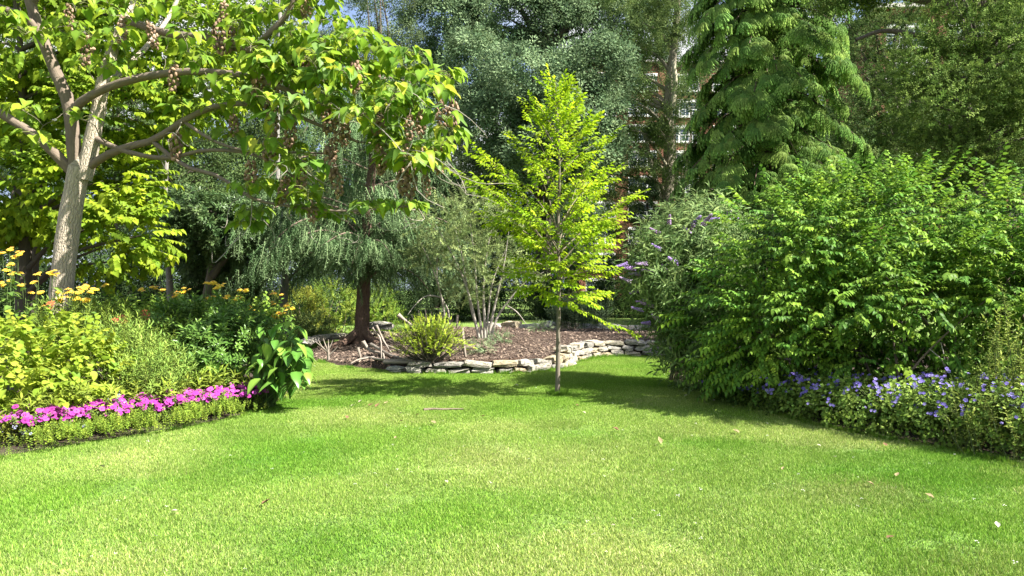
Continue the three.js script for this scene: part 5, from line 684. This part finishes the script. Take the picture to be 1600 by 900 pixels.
for (const [lab, x, y, d, rx, ry, sd] of [['tall dark tree far back at the left edge behind the bright tree', 20, 150, 40, 200, 220, 751], ['tall dark tree far back between the bright tree and the white birch trunk', 290, 190, 44, 150, 200, 752], ['tall dark tree far back behind the weeping conifer', 490, 230, 48, 140, 180, 753], ['far dark tree behind the grey green tree', 680, 330, 60, 130, 110, 754], ['far dark tree behind the large conifer', 1240, 280, 46, 100, 150, 755], ['far dark tree behind the shady tree', 1390, 200, 44, 100, 130, 756], ['far dark tree behind the left part of the tallest crown', 720, 90, 62, 110, 190, 760], ['far dark tree behind the right part of the tallest crown', 890, 110, 64, 120, 190, 761], ['far dark tree behind the thin crowned plane tree', 1060, 60, 70, 60, 120, 765], ['far dark tree behind the fruit laden branches', 560, 130, 58, 120, 230, 762], ['far dark tree behind the white birch stem', 400, 270, 52, 110, 160, 763], ['far dark tree behind the evergreen with whorled leaves', 300, 330, 40, 100, 100, 764], ['dense dark tree directly behind the large conifer', 1200, 0, 33, 105, 330, 758], ['dense dark tree behind the right flank of the large conifer', 1275, 60, 38, 100, 330, 759], ['tall dark tree far back at the right edge', 1560, 160, 46, 130, 200, 757]]) { const R = rx / FP * d, H = ry / FP * d; tree('backdrop_tree', lab, { seed: sd, d, px: x, h: H * 1.6, r: 0.4, lobes: [L(x, y, d, rx * 0.75, ry * 0.7, 3), L(x - rx * 0.5, y + ry * 0.4, d, rx * 0.55, ry * 0.5, 2.6), L(x + rx * 0.5, y + ry * 0.35, d, rx * 0.55, ry * 0.5, 2.6), L(x, y + ry * 0.8, d - 1, rx * 0.9, ry * 0.45, 2.6)], count: Math.round(R * H * 22), dense: 1, geo: G.treeB, col: [0.045, 0.085, 0.032], col2: [0.10, 0.16, 0.055], clump: 1.8, gapT: -0.22 }); }
tree('ivy_clad_tree', 'small dark tree standing in front of the lower apartment windows left of the large conifer', { seed: 731, d: 36, px: 1015, h: 6, r: 0.2, lobes: [L(1012, 330, 36, 18, 50, 0.8), L(1010, 390, 35.5, 22, 40, 0.8), L(1060, 370, 35, 40, 60, 1), L(1000, 300, 36, 16, 22, 0.7), L(975, 400, 35.5, 30, 30, 0.9)], count: 640, geo: G.tree, col: [0.03, 0.06, 0.025], col2: [0.08, 0.13, 0.05], clump: 0.8, s0: 0.5, s1: 0.8 });

// ------------------------------------------------------------------ brick apartment buildings
const brickTex = tex(512, (u, v) => { const row = Math.floor(v * 32), x = u * 12 + (row % 2) * 0.5, fx = x - Math.floor(x), fy = v * 32 - row, mortar = fx < 0.05 || fy < 0.13, q = 0.82 + 0.3 * N3(Math.floor(x) % 12 * 3.7, row * 1.9, 2) + 0.15 * pn(u, v, 60, 3); return mortar ? [0.78, 0.74, 0.68] : [q, q * 0.96, q * 0.92]; });
const brickMat = new THREE.MeshStandardMaterial({ map: brickTex, roughness: 0.92 }); brickMat.color.setRGB(0.27, 0.115, 0.075);
const whiteMat = new THREE.MeshStandardMaterial({ roughness: 0.5 }); whiteMat.color.setRGB(0.78, 0.78, 0.76);
const glassMat = new THREE.MeshPhysicalMaterial({ roughness: 0.04, metalness: 0, specularIntensity: 1, ior: 1.9, clearcoat: 1, clearcoatRoughness: 0.02 }); glassMat.color.setRGB(0.03, 0.045, 0.06);
const slabMat = new THREE.MeshStandardMaterial({ roughness: 0.8 }); slabMat.color.setRGB(0.5, 0.47, 0.43);
function boxUV(w, h, d, s) { const g = new THREE.BoxGeometry(w, h, d), P = g.attributes.position, Nn = g.attributes.normal, U = g.attributes.uv; for (let k = 0; k < P.count; k++) { const nx = Math.abs(Nn.getX(k)), ny = Math.abs(Nn.getY(k)); U.setXY(k, (nx > 0.5 ? P.getZ(k) : P.getX(k)) / s, (ny > 0.5 ? P.getZ(k) : P.getY(k)) / s); } return g; }
function building(label, o) {                           // local axes: x along the front, +z out of it
  const T = thing('apartment_building', label, 'building', o.base); T.rotation.y = o.turn || 0;
  const put = (name, g, m, x, y, z, parent = T) => { const q = shadows(new THREE.Mesh(g, m)); q.name = name; q.position.set(x, y, z); parent.add(q); return q; };
  const W = o.bays * 5, H = o.floors * 3 + 1, f = [];
  put('core', new THREE.BoxGeometry(W - 0.6, H - 0.1, 11), slabMat, W / 2, H / 2, -6.1);
  const cell = (x0, x1, y0, y1) => f.push(boxUV(x1 - x0, y1 - y0, 0.5, 2.6).translate((x0 + x1) / 2, (y0 + y1) / 2, -0.25));
  for (let k = 0; k <= o.bays; k++) cell(k * 5 - (k ? 0.75 : 0), Math.min(W, k * 5 + 0.75), 0, H);
  for (let k = 0; k < o.bays; k++) { for (let q = 0; q <= o.floors; q++) cell(k * 5 + 0.75, k * 5 + 4.25, q ? q * 3 - 0.55 : 0, q === o.floors ? H : q * 3 + 0.75); }
  put('wall', mergeGeometries(f), brickMat, 0, 0, 0); put('side_wall', boxUV(0.4, H, 11.5, 2.6), brickMat, 0.2, H / 2, -6.26); put('side_wall', boxUV(0.4, H, 11.5, 2.6), brickMat, W - 0.2, H / 2, -6.26);
  put('roof', new THREE.BoxGeometry(W + 0.5, 0.35, 12.6), slabMat, W / 2, H + 0.18, -5.9);
  const bar = (w, h, x, y, d = 0.12) => new THREE.BoxGeometry(w, h, d).translate(x, y, 0), frameG = mergeGeometries([bar(3.5, 0.14, 0, 0.78), bar(3.5, 0.14, 0, -0.78), bar(0.14, 1.42, -1.68, 0), bar(0.14, 1.42, 1.68, 0), bar(0.16, 1.42, -0.6, 0), bar(0.16, 1.42, 0.6, 0), bar(3.22, 0.07, 0, 0.32, 0.1)]), paneG = new THREE.BoxGeometry(1.0, 1.42, 0.03), sillG = new THREE.BoxGeometry(3.7, 0.16, 0.34), band = new THREE.BoxGeometry(3.5, 0.30, 0.2), rail = mergeGeometries([new THREE.BoxGeometry(3.5, 0.06, 0.06).translate(0, 0.42, 0), ...Array.from({ length: 9 }, (_, k) => new THREE.BoxGeometry(0.04, 0.8, 0.04).translate(-1.7 + k * 0.425, 0, 0))]);
  for (let k = 0; k < o.bays; k++) for (let q = 0; q < o.floors; q++) { if (o.skip && o.skip(k, q)) continue; const w = put('window', frameG, whiteMat, k * 5 + 2.5, q * 3 + 1.6, -0.22); for (const x of [-1.14, 0, 1.14]) put('pane', paneG, glassMat, x, 0, -0.03, w); put('sill', sillG, whiteMat, 0, -0.92, 0.2, w); put('lintel_band', band, whiteMat, 0, 0.98, 0.16, w); put('railing', rail, whiteMat, 0, -0.5, 0.42, w); }
  return T;
}
building('red brick apartment building with white framed windows glimpsed left of the large conifer', { base: new V3(at(905, 450, 86).x, 0, -86), bays: 5, floors: 9, turn: 0.06 });
building('red brick apartment building whose top storeys show through the trees at the top right', { base: new V3(at(1370, 450, 62).x, 0, -62), bays: 5, floors: 8, turn: -0.05, skip: (k, q) => q < 4 });
// ------------------------------------------------------------------ small things lying on the lawn
{
  const r = rng(801), b = [0, 1].map(k => { const m = new MB(); leaf(m, new M4(), 1, 0.55, { seg: 4, fold: 0.25 + 0.15 * k, curl: -0.15 - 0.15 * k, rib: 0.8, wave: 0.04 }); return m.geo(); });
  const mats = [[0.30, 0.24, 0.13], [0.42, 0.38, 0.27], [0.20, 0.12, 0.07], [0.45, 0.43, 0.33]].map(c => { const m = leafMat({ trans: 0.15, coat: 0 }); m.color.setRGB(...c); return m; });
  const put = (x, y, s, mi, label, group) => { const p = ground(x, y), m = shadows(new THREE.Mesh(b[Math.floor(r() * 2)], mats[mi ?? Math.floor(r() * 4)])); m.name = numbered('fallen_leaf'); frame(new V3(p.x, 0.033, p.z), new V3(Math.cos(r() * 6.28), 0.1, Math.sin(r() * 6.28)), new V3((r() - .5) * .4, 1, (r() - .5) * .4), s * 0.72).decompose(m.position, m.quaternion, m.scale); scene.add(m); tag(m, label, 'fallen leaf', group); };
  const dry = 'small dry curled leaf lying on the mown lawn', gr = 'dry leaves scattered over the lawn';
  for (const [x, y, s] of [[163, 735, 0.10], [280, 805, 0.08], [586, 640, 0.12], [575, 638, 0.1], [548, 638, 0.1], [542, 658, 0.12], [627, 663, 0.08], [650, 652, 0.09], [680, 666, 0.12], [752, 655, 0.08], [967, 677, 0.11], [1155, 681, 0.14], [1033, 699, 0.12], [1385, 702, 0.1], [1384, 848, 0.07], [1366, 764, 0.08], [1400, 750, 0.1], [1304, 719, 0.08], [1497, 704, 0.09], [810, 606, 0.1], [1070, 622, 0.09], [1115, 630, 0.08], [905, 638, 0.08], [915, 650, 0.08], [1283, 702, 0.07], [617, 690, 0.08], [700, 760, 0.06], [955, 828, 0.05], [1460, 785, 0.09], [1222, 740, 0.07], [560, 632, 0.09], [600, 634, 0.1], [625, 650, 0.07]]) put(x, y, s, undefined, dry, gr);
  put(408, 795, 0.10, 2, 'dark brown curled leaf on the lawn at the lower left'); put(1560, 832, 0.085, 3, 'pale dry leaf on the lawn at the lower right edge');
  const tw = new MB(), p = [[662, 643], [675, 642], [690, 642.5], [705, 642], [724, 642]].map(q => ground(...q).setY(0.024)); tube(tw, curve(p, 8), 0.020, 0.010, 6, [1, 1, 1], true, 0.4); tag(tw.build('fallen_branch', bark(0.2, 0.16, 0.11)), 'thin fallen branch lying across the lawn left of the young tree', 'branch');
  const g = flowerGeo(3, 0.012, 0.010, { seed: 4, seg: 2, curl: 0.3 }), list = []; for (let k = 0; k < 300; k++) { const d = 4 + 11 * Math.pow(r(), 1.3), x = (r() - 0.5) * 1.4 * d; if (inLeft(x, -d) || inRight(x, -d) || inMound(x, -d)) continue; const bias = 0.5 + N3(x * 0.5, 4, d * 0.5); if (r() > bias + 0.1) continue; list.push({ m: frame(new V3(x, 0.032, -d), new V3((r() - .5), 1, (r() - .5)), rdir(r), 0.4 + 0.7 * r()), c: mul([0.80, 0.77, 0.70], 0.75 + 0.3 * r()) }); }
  tag(inst('fallen_petals', g, petal(1, 1, 1), list, null), 'tiny pale petals and specks scattered through the grass', 'petals', null, 'stuff');
}
{ // longer unmown grass at the foot of the wall, the bed edges and the young tree
  const r = rng(821), mb = new MB(); for (let k = 0; k < 26; k++) { const a = r() * 6.28, q = Math.sqrt(r()) * 0.035, h = 0.04 + 0.06 * r(), b = r() * 6.28, o = new V3(Math.cos(a) * q, 0, Math.sin(a) * q), w = 0.003, l = 0.5 * h * r(), s = mb.n, c = mul([1, 1, 1], 0.7 + 0.6 * r()); mb.v(o.x - Math.cos(b) * w, 0, o.z - Math.sin(b) * w, c); mb.v(o.x + Math.cos(b) * w, 0, o.z + Math.sin(b) * w, c); mb.v(o.x + Math.cos(a) * l, h, o.z + Math.sin(a) * l, c); mb.i.push(s, s + 1, s + 2); }
  const list = [], put = (x, z, s) => list.push({ m: new M4().compose(new V3(x, 0, z), new THREE.Quaternion().setFromAxisAngle(new V3(0, 1, 0), r() * 6.28), new V3(s, s, s)), c: tone(r, [0.10, 0.25, 0.02], [0.22, 0.33, 0.04], 0.2) });
  const along = (pts, n, off, s) => { const c = new THREE.CatmullRomCurve3(pts.map(p => new V3(p[0], 0, p[1]))); for (let k = 0; k < n; k++) { const p = c.getPointAt(r()); if (N3(p.x * 1.3, 8, p.z * 1.3) < -0.1) continue; put(p.x + (r() - 0.5) * off, p.z + off * (0.2 + 0.6 * r()), s * (0.6 + 0.7 * r())); } };
  along([[-4.8, -17.1], [-3.5, -15.0], [-2.4, -14.1], [-1.2, -13.68], [-0.48, -13.68], [0.2, -13.85], [0.78, -14.3], [1.3, -15.6], [1.6, -16.2], [2.1, -17.1], [3.5, -17.25]], 420, 0.1, 0.9); along(RIGHT_EDGE.slice(1, 9).map(p => [p[0] - 0.06, p[1] + 0.03]), 330, 0.12, 0.7); along(LEFT_EDGE.slice(0, 8).map(p => [p[0] + 0.03, p[1]]), 330, 0.08, 0.6);
  const B = ground(872, 617); for (let k = 0; k < 46; k++) { const a = r() * 6.28, q = 0.05 + 0.13 * r(); put(B.x + Math.cos(a) * q, B.z + Math.sin(a) * q, 0.7 + 0.6 * r()); }
  tag(inst('long_grass', mb.geo(), M.thin, list, null), 'longer unmown grass fringing the stone wall, bed edges and young tree', 'grass', null, 'stuff');
}
scene.traverse(o => { if (o.isMesh) { o.castShadow = true; o.receiveShadow = true; } });
renderer.render(scene, camera);
